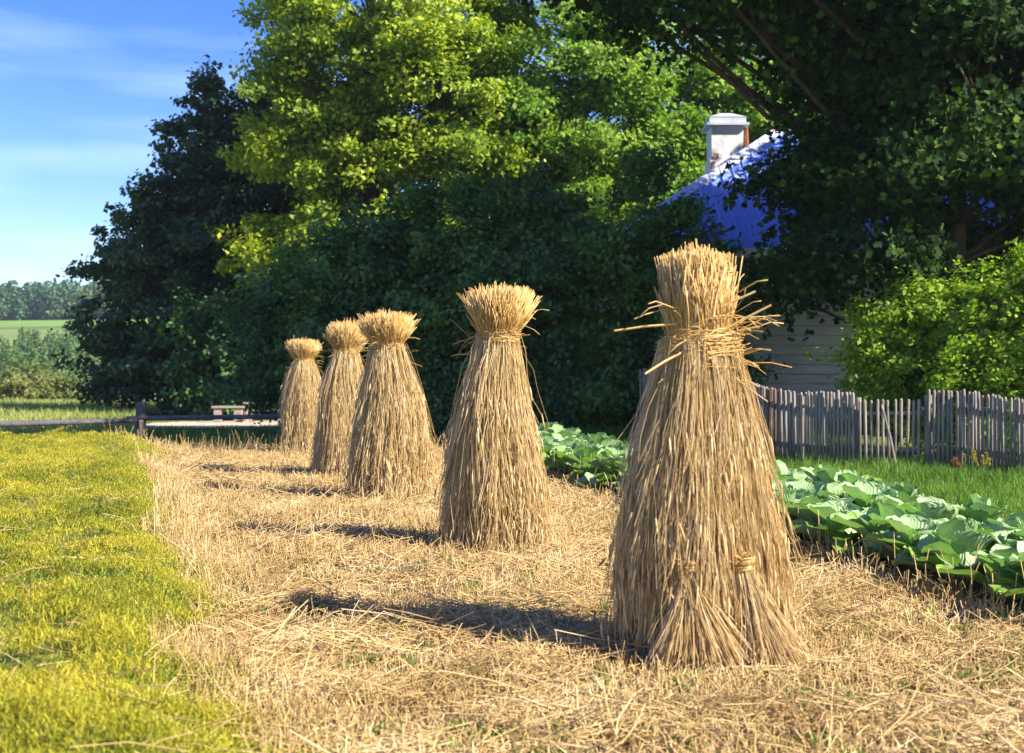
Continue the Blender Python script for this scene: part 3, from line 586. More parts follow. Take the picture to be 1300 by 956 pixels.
# ------------------------------------------------------------------ trees and shrubs
def crown_mesh(lobes, ncl, per, size, seed, cr=.45, flat=.6, shell=.5, droop=0.0, maple=False, bough=.9, bfrac=.68):
    """leaf clumps through the crown's volume; returns leaf arrays and clump centres"""
    g = rng(seed); L = np.array(lobes, float); vol = (L[:, 3] * L[:, 4] * L[:, 5]) ** .72; pick = g.choice(len(L), ncl, p=vol / vol.sum())
    d = g.normal(0, 1, (ncl, 3)); d /= np.linalg.norm(d, axis=1, keepdims=True)
    rr = (shell + (1 - shell) * g.uniform(0, 1, ncl)) ** .8 * np.where(g.uniform(0, 1, ncl) < .25, g.uniform(.3, 1, ncl), 1)
    rr = rr * (1 + .22 * (vnoise(d[:, 0] * 2.2 + 9 + pick * 3.3, d[:, 1] * 2.2 + d[:, 2] * 2.7 + 5, seed, 2) - .45))
    cen = L[pick, :3] + d * rr[:, None] * L[pick, 3:6]
    # most clumps gather on boughs, leaving gaps between them
    nbg = max(6, ncl // 16); bl = g.choice(len(L), nbg, p=vol / vol.sum()); bd = g.normal(0, 1, (nbg, 3)); bd /= np.linalg.norm(bd, axis=1, keepdims=True)
    bc = L[bl, :3] + bd * g.uniform(.72, 1.02, nbg)[:, None] * L[bl, 3:6]; brr = g.uniform(.6, 1.35, nbg) * bough
    kb = g.integers(0, nbg, ncl); og = g.normal(0, .5, (ncl, 3)) * [1, 1, .45] * brr[kb][:, None]
    og += bd[kb] * (g.uniform(-.7, .5, ncl) * brr[kb])[:, None]
    onb = g.uniform(0, 1, ncl) < bfrac
    cen = np.where(onb[:, None], bc[kb] + og, cen); d = np.where(onb[:, None], bd[kb], d)
    n = ncl * per; k = np.repeat(np.arange(ncl), per)
    cs = g.uniform(.55, 1.35, ncl)
    o = g.normal(0, 1, (n, 3)); o /= np.maximum(np.linalg.norm(o, axis=1, keepdims=True) / 1.9, 1)
    o = o * (cr * cs[k])[:, None] * np.array([1, 1, flat]) * .62
    # clumps run outwards along their twig
    out = d[k]; o += out * (g.uniform(-.6, .6, n) * cr * cs[k])[:, None]
    P = cen[k] + o; P[:, 2] -= droop * np.linalg.norm(o[:, :2], axis=1)
    nr = np.array([0, 0, 1.0]) * .6 + out * .6 + g.normal(0, .6, (n, 3)); nr /= np.linalg.norm(nr, axis=1, keepdims=True)
    a = np.cross(nr, g.normal(0, 1, (n, 3))); a /= np.linalg.norm(a, axis=1, keepdims=True); b = np.cross(nr, a)
    s = (size * g.uniform(.65, 1.25, n))[:, None]
    if maple:   # five pointed leaf, two triangles fans folded into three quads
        pts = [(-.0, -.5), (.52, -.22), (.30, .10), (.42, .45), (0, .62), (-.42, .45), (-.30, .10), (-.52, -.22)]
        V = np.stack([P + a * (x * s) + b * (y * s) + nr * (abs(x) * .25 * s) for x, y in pts], 1).reshape(-1, 3); i = (np.arange(n) * 8)[:, None]
        Q = np.concatenate([i + np.array([0, 1, 2, 4]), i + np.array([0, 4, 6, 7])]); T = np.concatenate([i + np.array([2, 3, 4]), i + np.array([4, 5, 6])])
        return V, Q, T, cen
    V = np.stack([P - b * s * .6, P + a * s * .42 + nr * s * .10, P + b * s * .6 - nr * s * .08, P - a * s * .42 + nr * s * .10], 1).reshape(-1, 3)
    Q = np.arange(n * 4).reshape(-1, 4); return V, Q, None, cen

def tree(name, label, cat, base, lobes, ncl, per, size, leaf, seed, tr=.25, th=None, group=None, cr=.45, flat=.6, shell=.5, maple=False, limbs=None, nbr=160, stems=None, droop=.1, bough=.9, bfrac=.68):
    g = rng(seed + 1); bx, by = base; bz = float(zg(bx, by)); root = empty(name, (bx, by, bz), label, cat, group)
    lob = [(l[0] - bx, l[1] - by, l[2] - bz, l[3], l[4], l[5]) for l in lobes]
    V, Q, T, cen = crown_mesh(lob, ncl, per, size, seed, cr, flat, shell, droop, maple, bough, bfrac)
    mesh_np('crown', V, Q, T, M[leaf], root)
    top = max(l[2] + l[5] * .75 for l in lob); th = th or top
    b = MB()
    if stems is None:
        n = 9; zz = np.linspace(-.3, th, n); P = np.stack([np.cumsum(g.normal(0, .05, n)) * tr * 2, np.cumsum(g.normal(0, .05, n)) * tr * 2, zz], 1); P[0, :2] = 0; P[1, :2] = 0
        rad = tr * (1 - .85 * (np.linspace(0, 1, n)) ** 1.1); rad[0] *= 1.45; b.tube(P, rad, 12)
        axisP = [P]
    else:
        axisP = []
        for sx, sy, sh, sr in stems:
            n = 7; tt = np.linspace(0, 1, n); P = np.stack([sx * tt ** 1.4 + g.normal(0, .03, n), sy * tt ** 1.4 + g.normal(0, .03, n), -.1 + sh * tt], 1); P[0, :2] *= 0
            b.tube(P, sr * (1 - .8 * tt), 7); axisP.append(P)
    AX = np.concatenate(axisP)
    sel = g.choice(len(cen), min(nbr, len(cen)), replace=False); PP = []; RR = []
    for q in sel:
        c = cen[q]; hd = np.linalg.norm(AX[:, :2] - c[:2], axis=1); cost = hd + 1.2 * np.abs(AX[:, 2] - (c[2] - .55 * hd)); j = int(np.argmin(cost)); s = AX[j]
        mid = s * .5 + c * .5 + np.array([0, 0, -.08 * np.linalg.norm(c - s)]) + g.normal(0, .05 + .07 * np.linalg.norm(c - s), 3)
        q1 = s * .75 + c * .25 + (mid - (s + c) / 2) * .7; q3 = s * .25 + c * .75 + (mid - (s + c) / 2) * .6
        l = np.linalg.norm(c - s); r0 = min(tr * .32, .012 + .011 * l)
        PP.append([s, q1, mid, q3, c]); RR.append(np.array([1, .8, .6, .42, .15]) * r0)
    V, Q, T = tubes(np.array(PP), np.array(RR), 5); b.add(V, Q)
    b.build('trunk', M['bark'], root, smooth=True)
    if limbs:
        for P, r in limbs:
            m = MB(); P = np.array(P, float) - [bx, by, bz]; m.tube(P, r, 12); m.build('limb', M['bark'], root, smooth=True)
    return root

# dark linden at the left end of the tree belt
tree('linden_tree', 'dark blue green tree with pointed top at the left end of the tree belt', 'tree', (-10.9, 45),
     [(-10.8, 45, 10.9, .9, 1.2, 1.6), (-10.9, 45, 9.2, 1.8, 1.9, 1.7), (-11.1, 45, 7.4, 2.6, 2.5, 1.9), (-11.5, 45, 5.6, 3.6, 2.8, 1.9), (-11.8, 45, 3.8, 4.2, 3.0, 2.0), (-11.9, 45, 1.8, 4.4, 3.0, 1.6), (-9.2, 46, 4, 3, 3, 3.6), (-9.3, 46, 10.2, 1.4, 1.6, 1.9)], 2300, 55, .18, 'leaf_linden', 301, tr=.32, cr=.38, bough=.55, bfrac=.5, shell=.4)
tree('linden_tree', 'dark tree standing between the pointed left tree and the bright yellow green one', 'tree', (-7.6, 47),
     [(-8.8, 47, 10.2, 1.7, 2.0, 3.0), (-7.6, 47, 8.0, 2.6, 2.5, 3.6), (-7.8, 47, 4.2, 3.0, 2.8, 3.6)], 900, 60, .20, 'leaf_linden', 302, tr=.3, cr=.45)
tree('small_shrub', 'low dark bush under the left linden behind the rail fence', 'shrub', (-9.3, 41.5), [(-9.3, 41.5, 1.9, 2.2, 1.5, 2.0)], 260, 60, .16, 'leaf_lilac', 303, tr=.08, stems=[(.5, 0, 2.5, .06), (-.6, .1, 2.4, .06), (0, .4, 2.8, .06)], cr=.4)
# the tall sunlit tree
tree('maple_tree', 'tallest sunlit yellow green tree rising out of the top of the picture left of centre', 'tree', (-4.6, 41),
     [(-4.8, 41, 13.5, 3.6, 3.4, 5.0), (-5.8, 40.4, 9.3, 1.5, 1.9, 2.6), (-2.6, 40, 9.8, 2.8, 2.5, 3.4), (-5.6, 40, 5.4, 2.2, 2.2, 1.8), (-3.8, 40.5, 7.2, 2.9, 2.6, 2.6), (-8.1, 40.6, 9.0, .7, .8, .8), (-8.6, 40.6, 5.6, 1.4, 1.0, 1.1)], 1500, 80, .16, 'leaf_bright', 311, tr=.38, cr=.50, shell=.6, bfrac=.86, flat=.5)
tree('maple_tree', 'sunlit light green tree behind the hedge, right of the tallest one', 'tree', (2.2, 43),
     [(1.6, 43, 12, 3.6, 3.2, 5.0), (3.6, 42, 8.5, 3.2, 2.8, 3.2), (-.6, 42.5, 8.5, 2.6, 2.6, 3.4)], 1250, 85, .16, 'leaf_light', 312, tr=.34, cr=.50, shell=.6, bfrac=.82, flat=.5)
tree('maple_tree', 'sunlit green tree just behind the chimney', 'tree', (7.2, 45.5),
     [(7.2, 45, 8.6, 3.4, 3, 4.6), (9.5, 45, 12, 3, 3, 4)], 800, 75, .18, 'leaf_light', 313, tr=.3, cr=.55)
back = [(-6.5, 55, 3.6, 5.5, 'leaf_linden', 'dark tree in the back row behind the tallest sunlit tree'), (-1.0, 56, 4.2, 6.5, 'leaf_bright', 'back row tree showing between the two sunlit trees'),
        (5.0, 57, 4.2, 6.5, 'leaf_light', 'back row tree behind the right sunlit tree'), (11.5, 55, 4.4, 6.5, 'leaf_linden', 'back row tree behind the house roof'),
        (18.0, 54, 4.4, 6.5, 'leaf_linden', 'back row tree at the far right behind the large maple')]
for k, (x, y, r, hh, lf, lb) in enumerate(back):
    tree('background_tree', lb, 'tree', (x, y), [(x, y, hh, r, r * .8, hh * .85), (x, y, hh * 1.5, r * .7, r * .6, hh * .7)], 520, 55, .27, lf, 330 + k, tr=.3, cr=.75, group='trees in the back row', nbr=60)
# hedge of tall shaded shrubs
hedge = [(435, 28.5, 4.9, 1.5, 'leftmost tall shrub of the shaded hedge behind the far stooks'), (505, 27.8, 5.5, 1.6, 'tall shaded shrub in the hedge behind the middle stooks'),
         (590, 27.5, 5.9, 1.7, 'tall shaded shrub in the hedge just left of the second stook'), (668, 27.2, 6.0, 1.6, 'tall shaded shrub in the hedge just right of the second stook'),
         (726, 27.0, 5.9, 1.0, 'slim shaded shrub left of the gap where the house corner shows'), (820, 26.4, 5.9, 1.35, 'tall shrub in front of the left end of the house roof'),
         (882, 26.6, 5.0, .75, 'shorter yellow green shrub right behind the nearest stook')]
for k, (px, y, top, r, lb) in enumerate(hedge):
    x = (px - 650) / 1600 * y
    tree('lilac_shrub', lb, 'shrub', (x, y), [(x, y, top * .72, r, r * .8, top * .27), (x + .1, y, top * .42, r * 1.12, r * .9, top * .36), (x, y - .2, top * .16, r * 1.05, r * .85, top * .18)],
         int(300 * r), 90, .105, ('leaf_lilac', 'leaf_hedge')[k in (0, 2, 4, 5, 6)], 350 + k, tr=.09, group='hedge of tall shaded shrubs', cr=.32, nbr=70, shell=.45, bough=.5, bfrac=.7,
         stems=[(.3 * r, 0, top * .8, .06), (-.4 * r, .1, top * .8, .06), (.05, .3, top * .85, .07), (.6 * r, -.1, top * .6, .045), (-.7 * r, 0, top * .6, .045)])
# small sapling by the hedge at left
tree('lilac_shrub', 'light green bush at the left end of the hedge by the farthest stook', 'shrub', (-5.3, 30.5), [(-5.3, 30.5, 2.3, 1.2, 1.1, 2.0)], 240, 80, .11, 'leaf_lilac', 371, tr=.08, cr=.36,
     stems=[(.3, 0, 3, .05), (-.3, 0, 2.8, .05)], group='hedge of tall shaded shrubs', nbr=40)
# the large maple over the house
MX, MY = 8.15, 23.6
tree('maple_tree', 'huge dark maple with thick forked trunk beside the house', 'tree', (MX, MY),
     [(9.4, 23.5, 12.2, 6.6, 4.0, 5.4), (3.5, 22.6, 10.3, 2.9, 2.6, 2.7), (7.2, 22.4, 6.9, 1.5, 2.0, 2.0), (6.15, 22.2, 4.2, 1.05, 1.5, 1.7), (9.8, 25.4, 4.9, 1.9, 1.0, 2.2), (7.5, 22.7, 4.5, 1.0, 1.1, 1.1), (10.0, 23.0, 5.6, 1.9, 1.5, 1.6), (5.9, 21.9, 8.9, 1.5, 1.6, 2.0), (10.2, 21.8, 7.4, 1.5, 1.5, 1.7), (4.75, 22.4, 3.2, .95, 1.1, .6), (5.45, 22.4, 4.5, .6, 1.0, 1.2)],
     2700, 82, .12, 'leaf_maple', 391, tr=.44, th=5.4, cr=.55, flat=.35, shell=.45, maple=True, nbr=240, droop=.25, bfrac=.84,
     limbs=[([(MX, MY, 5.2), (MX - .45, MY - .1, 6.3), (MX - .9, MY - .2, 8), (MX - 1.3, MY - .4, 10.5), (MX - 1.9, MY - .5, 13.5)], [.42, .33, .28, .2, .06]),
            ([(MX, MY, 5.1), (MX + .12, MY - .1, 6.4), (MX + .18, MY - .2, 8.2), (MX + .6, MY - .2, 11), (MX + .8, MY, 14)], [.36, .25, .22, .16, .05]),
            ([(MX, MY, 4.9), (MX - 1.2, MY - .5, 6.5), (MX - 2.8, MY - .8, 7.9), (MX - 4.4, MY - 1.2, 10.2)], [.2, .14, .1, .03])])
tree('maple_tree', 'dark maple added at the right picture edge to shade the huge one', 'tree', (14.5, 26),
     [(14.5, 25.5, 9.0, 4.6, 3.8, 4.6)], 700, 60, .2, 'leaf_maple', 395, tr=.35, cr=.6, flat=.4, maple=True, nbr=80)  # tree added mostly out of view to shade the huge maple
# bright bushes behind the picket fence
tree('fruit_bush', 'bright yellow green bush hanging over the picket gate', 'shrub', (6.35, 21.0), [(6.3, 21.1, 1.6, .75, .7, 1.15), (6.9, 20.9, 2.1, .85, .8, 1.1)], 420, 85, .075, 'leaf_bush', 401, tr=.06, cr=.22, bough=.35, bfrac=.5,
     stems=[(.3, 0, 2.2, .035), (-.35, 0, 1.8, .03), (.1, .2, 2.5, .035), (.6, -.1, 2.2, .03)], group='bright bushes behind the fence', nbr=70)
tree('fruit_bush', 'larger bright yellow green bush behind the right end of the fence', 'shrub', (8.3, 20.3), [(8.0, 20.2, 1.9, 1.15, .95, 1.45), (9.0, 19.8, 2.3, 1.2, 1.0, 1.55), (7.7, 19.9, 1.0, 1.2, .7, .9)], 780, 85, .075, 'leaf_bush', 402, tr=.06, cr=.22, bough=.4, bfrac=.5,
     stems=[(.3, 0, 2.4, .035), (-.35, 0, 2.2, .03), (.1, .2, 2.8, .035), (.8, -.1, 2.4, .03)], group='bright bushes behind the fence', nbr=90)

# ------------------------------------------------------------------ far landscape
def far_mass(name, label, cat, n, xr, yr, hr, rr, per, size, leaf, seed, conifer=.5):
    g = rng(seed); x = g.uniform(*xr, n); y = g.uniform(*yr, n); h = g.uniform(*hr, n); r = g.uniform(*rr, n); z = zg(x, y)
    k = np.repeat(np.arange(n), per); N = n * per; t = g.uniform(0, 1, N); con = (g.uniform(0, 1, n) < conifer)[k]
    w = np.where(con, (1 - t) * .95 + .05, np.sqrt(np.clip(1 - ((t - .52) / .5) ** 2, 0, 1)))
    a = g.uniform(0, 6.28, N); q = np.sqrt(g.uniform(.3, 1, N))
    P = np.stack([x[k] + np.cos(a) * w * q * r[k], y[k] + np.sin(a) * w * q * r[k], z[k] + h[k] * (.06 + .94 * t)], 1)
    nr = np.stack([np.cos(a), np.sin(a), .7 + 0 * a], 1) + g.normal(0, .5, (N, 3)); nr /= np.linalg.norm(nr, axis=1, keepdims=True)
    A = np.cross(nr, g.normal(0, 1, (N, 3))); A /= np.linalg.norm(A, axis=1, keepdims=True); B = np.cross(nr, A); s = (size * g.uniform(.6, 1.3, N))[:, None]
    V = np.stack([P - B * s, P + A * s * .7, P + B * s, P - A * s * .7], 1).reshape(-1, 3)
    tag(mesh_np(name, V, np.arange(N * 4).reshape(-1, 4), None, M[leaf]), label, cat, kind='stuff')
far_mass('far_wood', 'mixed forest covering the far hill under the sky', 'forest', 1250, (-300, -50), (398, 520), (8, 13.5), (2.2, 4.2), 200, .62, 'leaf_far', 501, .3)
far_mass('young_plantation', 'young green trees on the slope below the far field', 'young trees', 620, (-120, 10), (172, 228), (2.0, 3.8), (.7, 1.3), 90, .26, 'leaf_young', 502, .6)
def bushes():
    g = rng(505); n = 0
    spec = []
    for (px, y, h, r, leaf, lb) in [(10, 84, 1.9, 4.5, 'leaf_rust', 'low rust green willow bush nearest the left edge beyond the dry meadow'), (52, 88, 2.2, 4.0, 'leaf_rust', 'rust coloured bush beyond the dry meadow left of the dark tree'),
                                    (90, 92, 2.2, 4.2, 'leaf_willow', 'green bush beyond the dry meadow half behind the dark tree'), (-8, 112, 2.6, 5, 'leaf_willow', 'grey green willow on the left picture edge below the plantation'),
                                    (30, 120, 2.7, 5.5, 'leaf_willow', 'round grey green willow in the second line of bushes'), (70, 118, 2.5, 5, 'leaf_willow', 'willow bush in the second line next to the dark tree'),
                                    (15, 150, 2.2, 6, 'leaf_young', 'broad green bush at the foot of the plantation'), (62, 152, 2.1, 6, 'leaf_young', 'green bush at the foot of the plantation near the dark tree')]:
        x = (px - 650) / 1600 * y; z = float(zg(x, y))
        tree('willow_bush', lb, 'shrub', (x, y), [(x, y, z + h * .45, r, 3, h * .55), (x + r * .5, y + 1, z + h * .4, r * .6, 2.5, h * .45)], 190, 55, .2, leaf, 510 + n, tr=.08, cr=.5,
             stems=[(1, 0, h * .7, .06), (-1, 0, h * .7, .06), (0, .3, h * .8, .06)], group='bushes in the valley', nbr=20); n += 1
bushes()

# ------------------------------------------------------------------ rail fence
def rail_fence():
    px, py = -7.66, 26.0; z = float(zg(px, py))
    root = empty('rail_fence', (px, py, z), 'low weathered rail fence with one round post beyond the yellow green bank', 'rail fence')
    def post(x, y, h, r):
        b = MB(); zz = float(zg(x, y)) - z; b.tube([(x - px, y - py, zz - .2), (x - px + .005, y - py, zz + h * .5), (x - px, y - py, zz + h - .02), (x - px, y - py, zz + h)], [r * 1.04, r, r * .97, r * .85], 14); b.build('post', M['rail_wood'], root, smooth=False)
    post(px, py, .84, .105); post(-1.35, 27.4, .8, .10)
    post(-12.6, 17.0, .8, .10)
    def rail(p, q, r):
        b = MB(); p = np.array(p, float) - [px, py, z]; q = np.array(q, float) - [px, py, z]; g = rng(int(abs(p[0] * 10)) + 3); t = np.linspace(0, 1, 8)[:, None]
        P = p + (q - p) * t; P[:, 2] -= .03 * np.sin(np.pi * t[:, 0]); P += g.normal(0, .006, P.shape); b.tube(P, r * (1 + g.normal(0, .04, 8)), 9); b.build('rail', M['rail_wood'], root, smooth=True)
    rail((px - .25, py - .12, z + .50), (-1.2, 27.3, z + .63), .052)
    rail((px - .08, py - .13, z + .46), (-12.75, 16.9, float(zg(-12.6, 17)) + .5), .05)
    b = MB(); b.box((.05, -.135, .30), (.07, .035, .34)); b.build('cleat', M['cut_wood'], root)
rail_fence()

# ------------------------------------------------------------------ plank benches
def bench(loc, rz, L, W, h, label, lw):
    z = float(zg(*loc)); root = empty('plank_bench', (*loc, z), label, 'bench', 'benches beyond the rail fence', rz)
    for k in (-1, 1):
        b = MB(); b.box((0, k * W * .26, h - .03), (L, W * .46, .06)); b.build('seat_plank', M['pale_wood'], root)
    for k in (-1, 1):
        b = MB(); b.box((k * (L / 2 - lw * .8), 0, (h - .06) / 2 - .02), (lw, W * .8, h - .064)); b.build('leg', M['pale_wood'], root)
bench((-8.55, 38.0), .05, .95, .42, .50, 'short pale bench with thick block legs behind the rail', .22)
bench((-7.55, 39.5), -.06, 1.7, .40, .60, 'long weathered bench behind the short pale one, near the farthest stook', .10)
bench((-7.4, 37.8), .03, 1.0, .30, .42, 'low plank bench closest to the farthest stook', .10)

# ------------------------------------------------------------------ picket fence
def fence_part(name, label, cat, pts, hts, seed, pitch=.066, w=.047, mats=('grey_wood',), group=None, postends=True, brown=()):
    g = rng(seed); pts = np.array(pts, float); z0 = float(zg(*pts[0])); root = empty(name, (pts[0][0], pts[0][1], z0), label, cat, group)
    seg = np.linalg.norm(np.diff(pts, axis=0), axis=1); cum = np.concatenate([[0], np.cumsum(seg)]); n = int(cum[-1] / pitch)
    def at(s): return np.array([np.interp(s, cum, pts[:, 0]), np.interp(s, cum, pts[:, 1])])
    def gz(p): return float(zg(p[0], p[1])) - z0
    tot = cum[-1]
    for k in range(n + 1):
        s = k * pitch; p = at(s); q = at(min(s + .05, tot)); pm = at(max(s - .05, 0)); tv = (q - pm) / (np.linalg.norm(q - pm) + 1e-9); nv = np.array([tv[1], -tv[0]])
        h = float(np.interp(s, cum, hts)) + g.normal(0, .012); base = gz(p); pl = p - pts[0] + nv * 0
        ww = w * g.uniform(.85, 1.1); ln = g.normal(0, .012, 2); b = MB()
        P = [(pl[0], pl[1], base + .01), (pl[0] + ln[0] * .5, pl[1] + ln[1] * .5, base + h * .5), (pl[0] + ln[0], pl[1] + ln[1], base + h - .03), (pl[0] + ln[0], pl[1] + ln[1], base + h)]
        b.tube(P, [ww / 2, ww / 2, ww / 2, ww * .28], 7); m = M['brown_wood'] if k in brown else M['grey_wood']
        o = b.build('picket', m, root, smooth=True)
        if k in brown: o['label'] = 'reddish brown picket'
    side = .04
    for zf in (.28, .80):
        b = MB()
        for j in range(len(pts) - 1):
            p, q = pts[j], pts[j + 1]; tv = (q - p) / np.linalg.norm(q - p); nv = np.array([-tv[1], tv[0]])
            if nv[1] < 0: nv = -nv
            c0 = p - pts[0] + nv * side; c1 = q - pts[0] + nv * side
            b.tube([(c0[0], c0[1], gz(p) + zf * hts[j]), (c1[0], c1[1], gz(q) + zf * hts[j + 1])], [.034, .034], 6)
        b.build('rail', M['grey_wood'], root)
    for j in range(len(pts)):
        if not postends and j in (0, len(pts) - 1): continue
        a = pts[max(j - 1, 0)]; c = pts[min(j + 1, len(pts) - 1)]; tv = (c - a) / np.linalg.norm(c - a); nv = np.array([-tv[1], tv[0]]); nv = nv if nv[1] > 0 else -nv
        p = pts[j] + nv * .12; b = MB(); b.tube([(p[0] - pts[0][0], p[1] - pts[0][1], gz(p) - .2), (p[0] - pts[0][0], p[1] - pts[0][1], gz(p) + hts[j] * .93)], [.06, .055], 9); b.build('post', M['grey_wood'], root)
    return root
FP = 'weathered picket fence between the garden and the yard'
fence_part('picket_fence', 'grey picket fence section at the right, sloping down towards the picture edge', 'picket fence', [(6.25, 18.9), (6.65, 18.8), (7.25, 17.85), (7.8, 17.1)], [1.20, 1.20, 1.09, 1.03], 601, group=FP)
fence_part('picket_fence', 'grey picket fence section behind the nearest stook with a few reddish brown pickets', 'picket fence', [(4.10, 22.5), (4.2, 20.8), (4.5, 19.95), (5.2, 19.2)], [1.20, 1.18, 1.16, 1.17], 602, brown=(27, 30), group=FP)
fence_part('picket_gate', 'darker sagging picket gate under the bright bush', 'gate', [(5.29, 19.15), (6.18, 18.98)], [1.06, 1.06], 603, pitch=.085, postends=False)
b = MB(); b.tube([(0, 0, 0), (-.10, .02, .5), (-.22, .05, .98)], [.02, .02, .016], 7); o = b.build('leaning_pole', M['grey_wood']); o.location = (5.76, 18.85, float(zg(5.76, 18.85))); tag(o, 'thin grey pole leaning against the sagging picket gate', 'pole')
fence_part('picket_fence', 'bluish shaded picket fence section left of the nearest stook', 'picket fence', [(2.55, 25.0), (3.3, 23.9), (4.02, 22.7)], [1.30, 1.26, 1.22], 604, pitch=.078, w=.06, group=FP)

# ------------------------------------------------------------------ house
def house():
    X0, X1, Y0, Y1, ZE = 2.25, 12.6, 28.0, 37.0, 4.34; zb = float(zg(X0, Y0)) - .3; sl = .72
    root = empty('house', (X0, Y0, 0), 'old house with hipped pale metal roof tinted with blue shade, white chimney and grey plank walls behind the trees', 'house')
    # walls of lapped boards
    for nm, (ax, lo, hi, c, sg) in {'front': (0, X0, X1, Y0, -1), 'left': (1, Y0, Y1, X0, -1), 'right': (1, Y0, Y1, X1, 1), 'back': (0, X0, X1, Y1, 1)}.items():
        b = MB(); z = zb; hb = .215
        while z < ZE - .02:
            h2 = min(hb, ZE - z); mid = (lo + hi) / 2; L = hi - lo - .004; tt = .03
            a = math.radians(5)
            if ax == 0: V = np.array([[lo, c + sg * .075, z], [hi, c + sg * .075, z], [hi, c + sg * .02, z + h2 - .03], [lo, c + sg * .02, z + h2 - .03], [lo, c, z], [hi, c, z], [hi, c, z + h2 - .03], [lo, c, z + h2 - .03]])
            else: V = np.array([[c + sg * .075, lo, z], [c + sg * .075, hi, z], [c + sg * .02, hi, z + h2 - .03], [c + sg * .02, lo, z + h2 - .03], [c, lo, z], [c, hi, z], [c, hi, z + h2 - .03], [c, lo, z + h2 - .03]])
            b.add(V - [X0, Y0, 0], [[0, 1, 2, 3], [4, 5, 1, 0], [3, 2, 6, 7], [0, 3, 7, 4], [1, 5, 6, 2], [4, 7, 6, 5]]); z += hb
        if ax == 0: b.box(((lo + hi) / 2 - X0, c - sg * .03 - Y0, (zb + ZE) / 2), (hi - lo, .04, ZE - zb))
        else: b.box((c - sg * .03 - X0, (lo + hi) / 2 - Y0, (zb + ZE) / 2), (.04, hi - lo - .1, ZE - zb))
        b.build('wall', M['siding'], root)
    for x, y in ((X0, Y0), (X1, Y0), (X0, Y1)):
        b = MB(); b.box((x - X0, y - Y0, (zb + ZE) / 2), (.20, .20, ZE - zb)); b.build('corner_board', M['white_paint'], root)
    # hipped roof, its slopes with standing seams
    ov = .45; ze = ZE - ov * sl * .5; x0, x1, y0, y1 = X0 - ov, X1 + ov, Y0 - ov, Y1 + ov; hh = (y1 - y0) / 2; zr = ze + hh * sl
    A, B_, Cc, D = np.array([x0, y0, ze]), np.array([x1, y0, ze]), np.array([x1, y1, ze]), np.array([x0, y1, ze]); E = np.array([x0 + hh, y0 + hh, zr]); F = np.array([x1 - hh, y0 + hh, zr]); O = np.array([X0, Y0, 0])
    b = MB(); V = np.array([A, B_, Cc, D, E, F]); b.add(V - O, [[0, 1, 5, 4], [2, 3, 4, 5]], [[1, 2, 5], [3, 0, 4]])
    b.add(V - O - [0, 0, .06], [[0, 3, 2, 1]])
    b.add(np.array([A, B_, Cc, D, A - [0, 0, .12], B_ - [0, 0, .12], Cc - [0, 0, .12], D - [0, 0, .12]]) - O, [[0, 4, 5, 1], [1, 5, 6, 2], [2, 6, 7, 3], [3, 7, 4, 0]])
    x = x0 + .25
    while x < x1 - .2:                                                    # seams on the front and back slope
        t = min(x - x0, x1 - x, hh)
        b.tube([(x - X0, y0 - Y0, ze + .015), (x - X0, y0 + t - Y0, ze + t * sl + .02)], [.034, .034], 4, False); x += .3
    y = y0 + .25
    while y < y1 - .2:
        t = min(y - y0, y1 - y, hh); b.tube([(x0 - X0, y - Y0, ze + .015), (x0 + t - X0, y - Y0, ze + t * sl + .02)], [.034, .034], 4, False); y += .3
    roof = b.build('roof', M['roof_metal_shade_blue'], root)
    b = MB(); nf = np.array([0, -sl, 1]) / math.hypot(sl, 1); nl = np.array([-sl, 0, 1]) / math.hypot(sl, 1)
    def capstrip(P, Qq, n1, n2, w):
        d = (Qq - P) / np.linalg.norm(Qq - P); s1 = np.cross(d, n1); s2 = -np.cross(d, n2)
        up = np.array([0, 0, .045]); V = np.array([P + up, Qq + up, Qq + up * .7 + s1 * w, P + up * .7 + s1 * w, Qq + up * .7 + s2 * w, P + up * .7 + s2 * w]) - O
        b.add(V, [[0, 3, 2, 1], [0, 1, 4, 5]]); b.add(V - [0, 0, .02], [[0, 1, 2, 3], [0, 5, 4, 1]])
    capstrip(A, E, nf, nl, .27); capstrip(E, F, nf, np.array([0, sl, 1]) / math.hypot(sl, 1), .2)
    b.build('ridge_cap', M['cap_metal'], roof)
    b = MB(); b.box(((x0 + x1) / 2 - X0, y0 - Y0 - .017, ze - .07), (x1 - x0 + .02, .03, .19)); b.build('fascia', M['white_paint'], roof)
    # chimney
    cx, cy = 5.42 - X0, 32.1 - Y0; cw = .80
    ch = MB(); ch.box((cx, cy, 6.6), (cw, cw, 2.2)); ch.box((cx, cy, 6.35), (cw + .07, cw + .07, 1.1)); c = ch.build('chimney', M['white_paint'], roof)
    k = MB(); k.box((cx, cy, 7.74), (cw + .26, cw + .26, .06)); k.box((cx, cy, 7.86), (cw + .12, cw + .12, .16)); k.box((cx, cy, 8.0), (cw + .14, cw + .14, .15), taper=.3); k.build('chimney_cap', M['cap_metal'], c)
    k = MB(); k.box((cx + .0, cy - cw / 2 - .055, 6.15), (.1, .03, .1)); k.box((cx - .30, cy - cw / 2 - .05, 6.95), (.14, .025, .12)); k.box((cx - .36, cy - cw / 2 - .05, 6.55), (.07, .025, .5)); k.build('bare_brick_patch', M['brick'], c)
    k = MB()
    for q in range(6): k.box((cx - .22 + q * .14, cy - cw / 2 - .07, 6.02 + q * .1), (.13, .05, .10))
    k.build('stepped_flashing', M['cap_metal'], c)
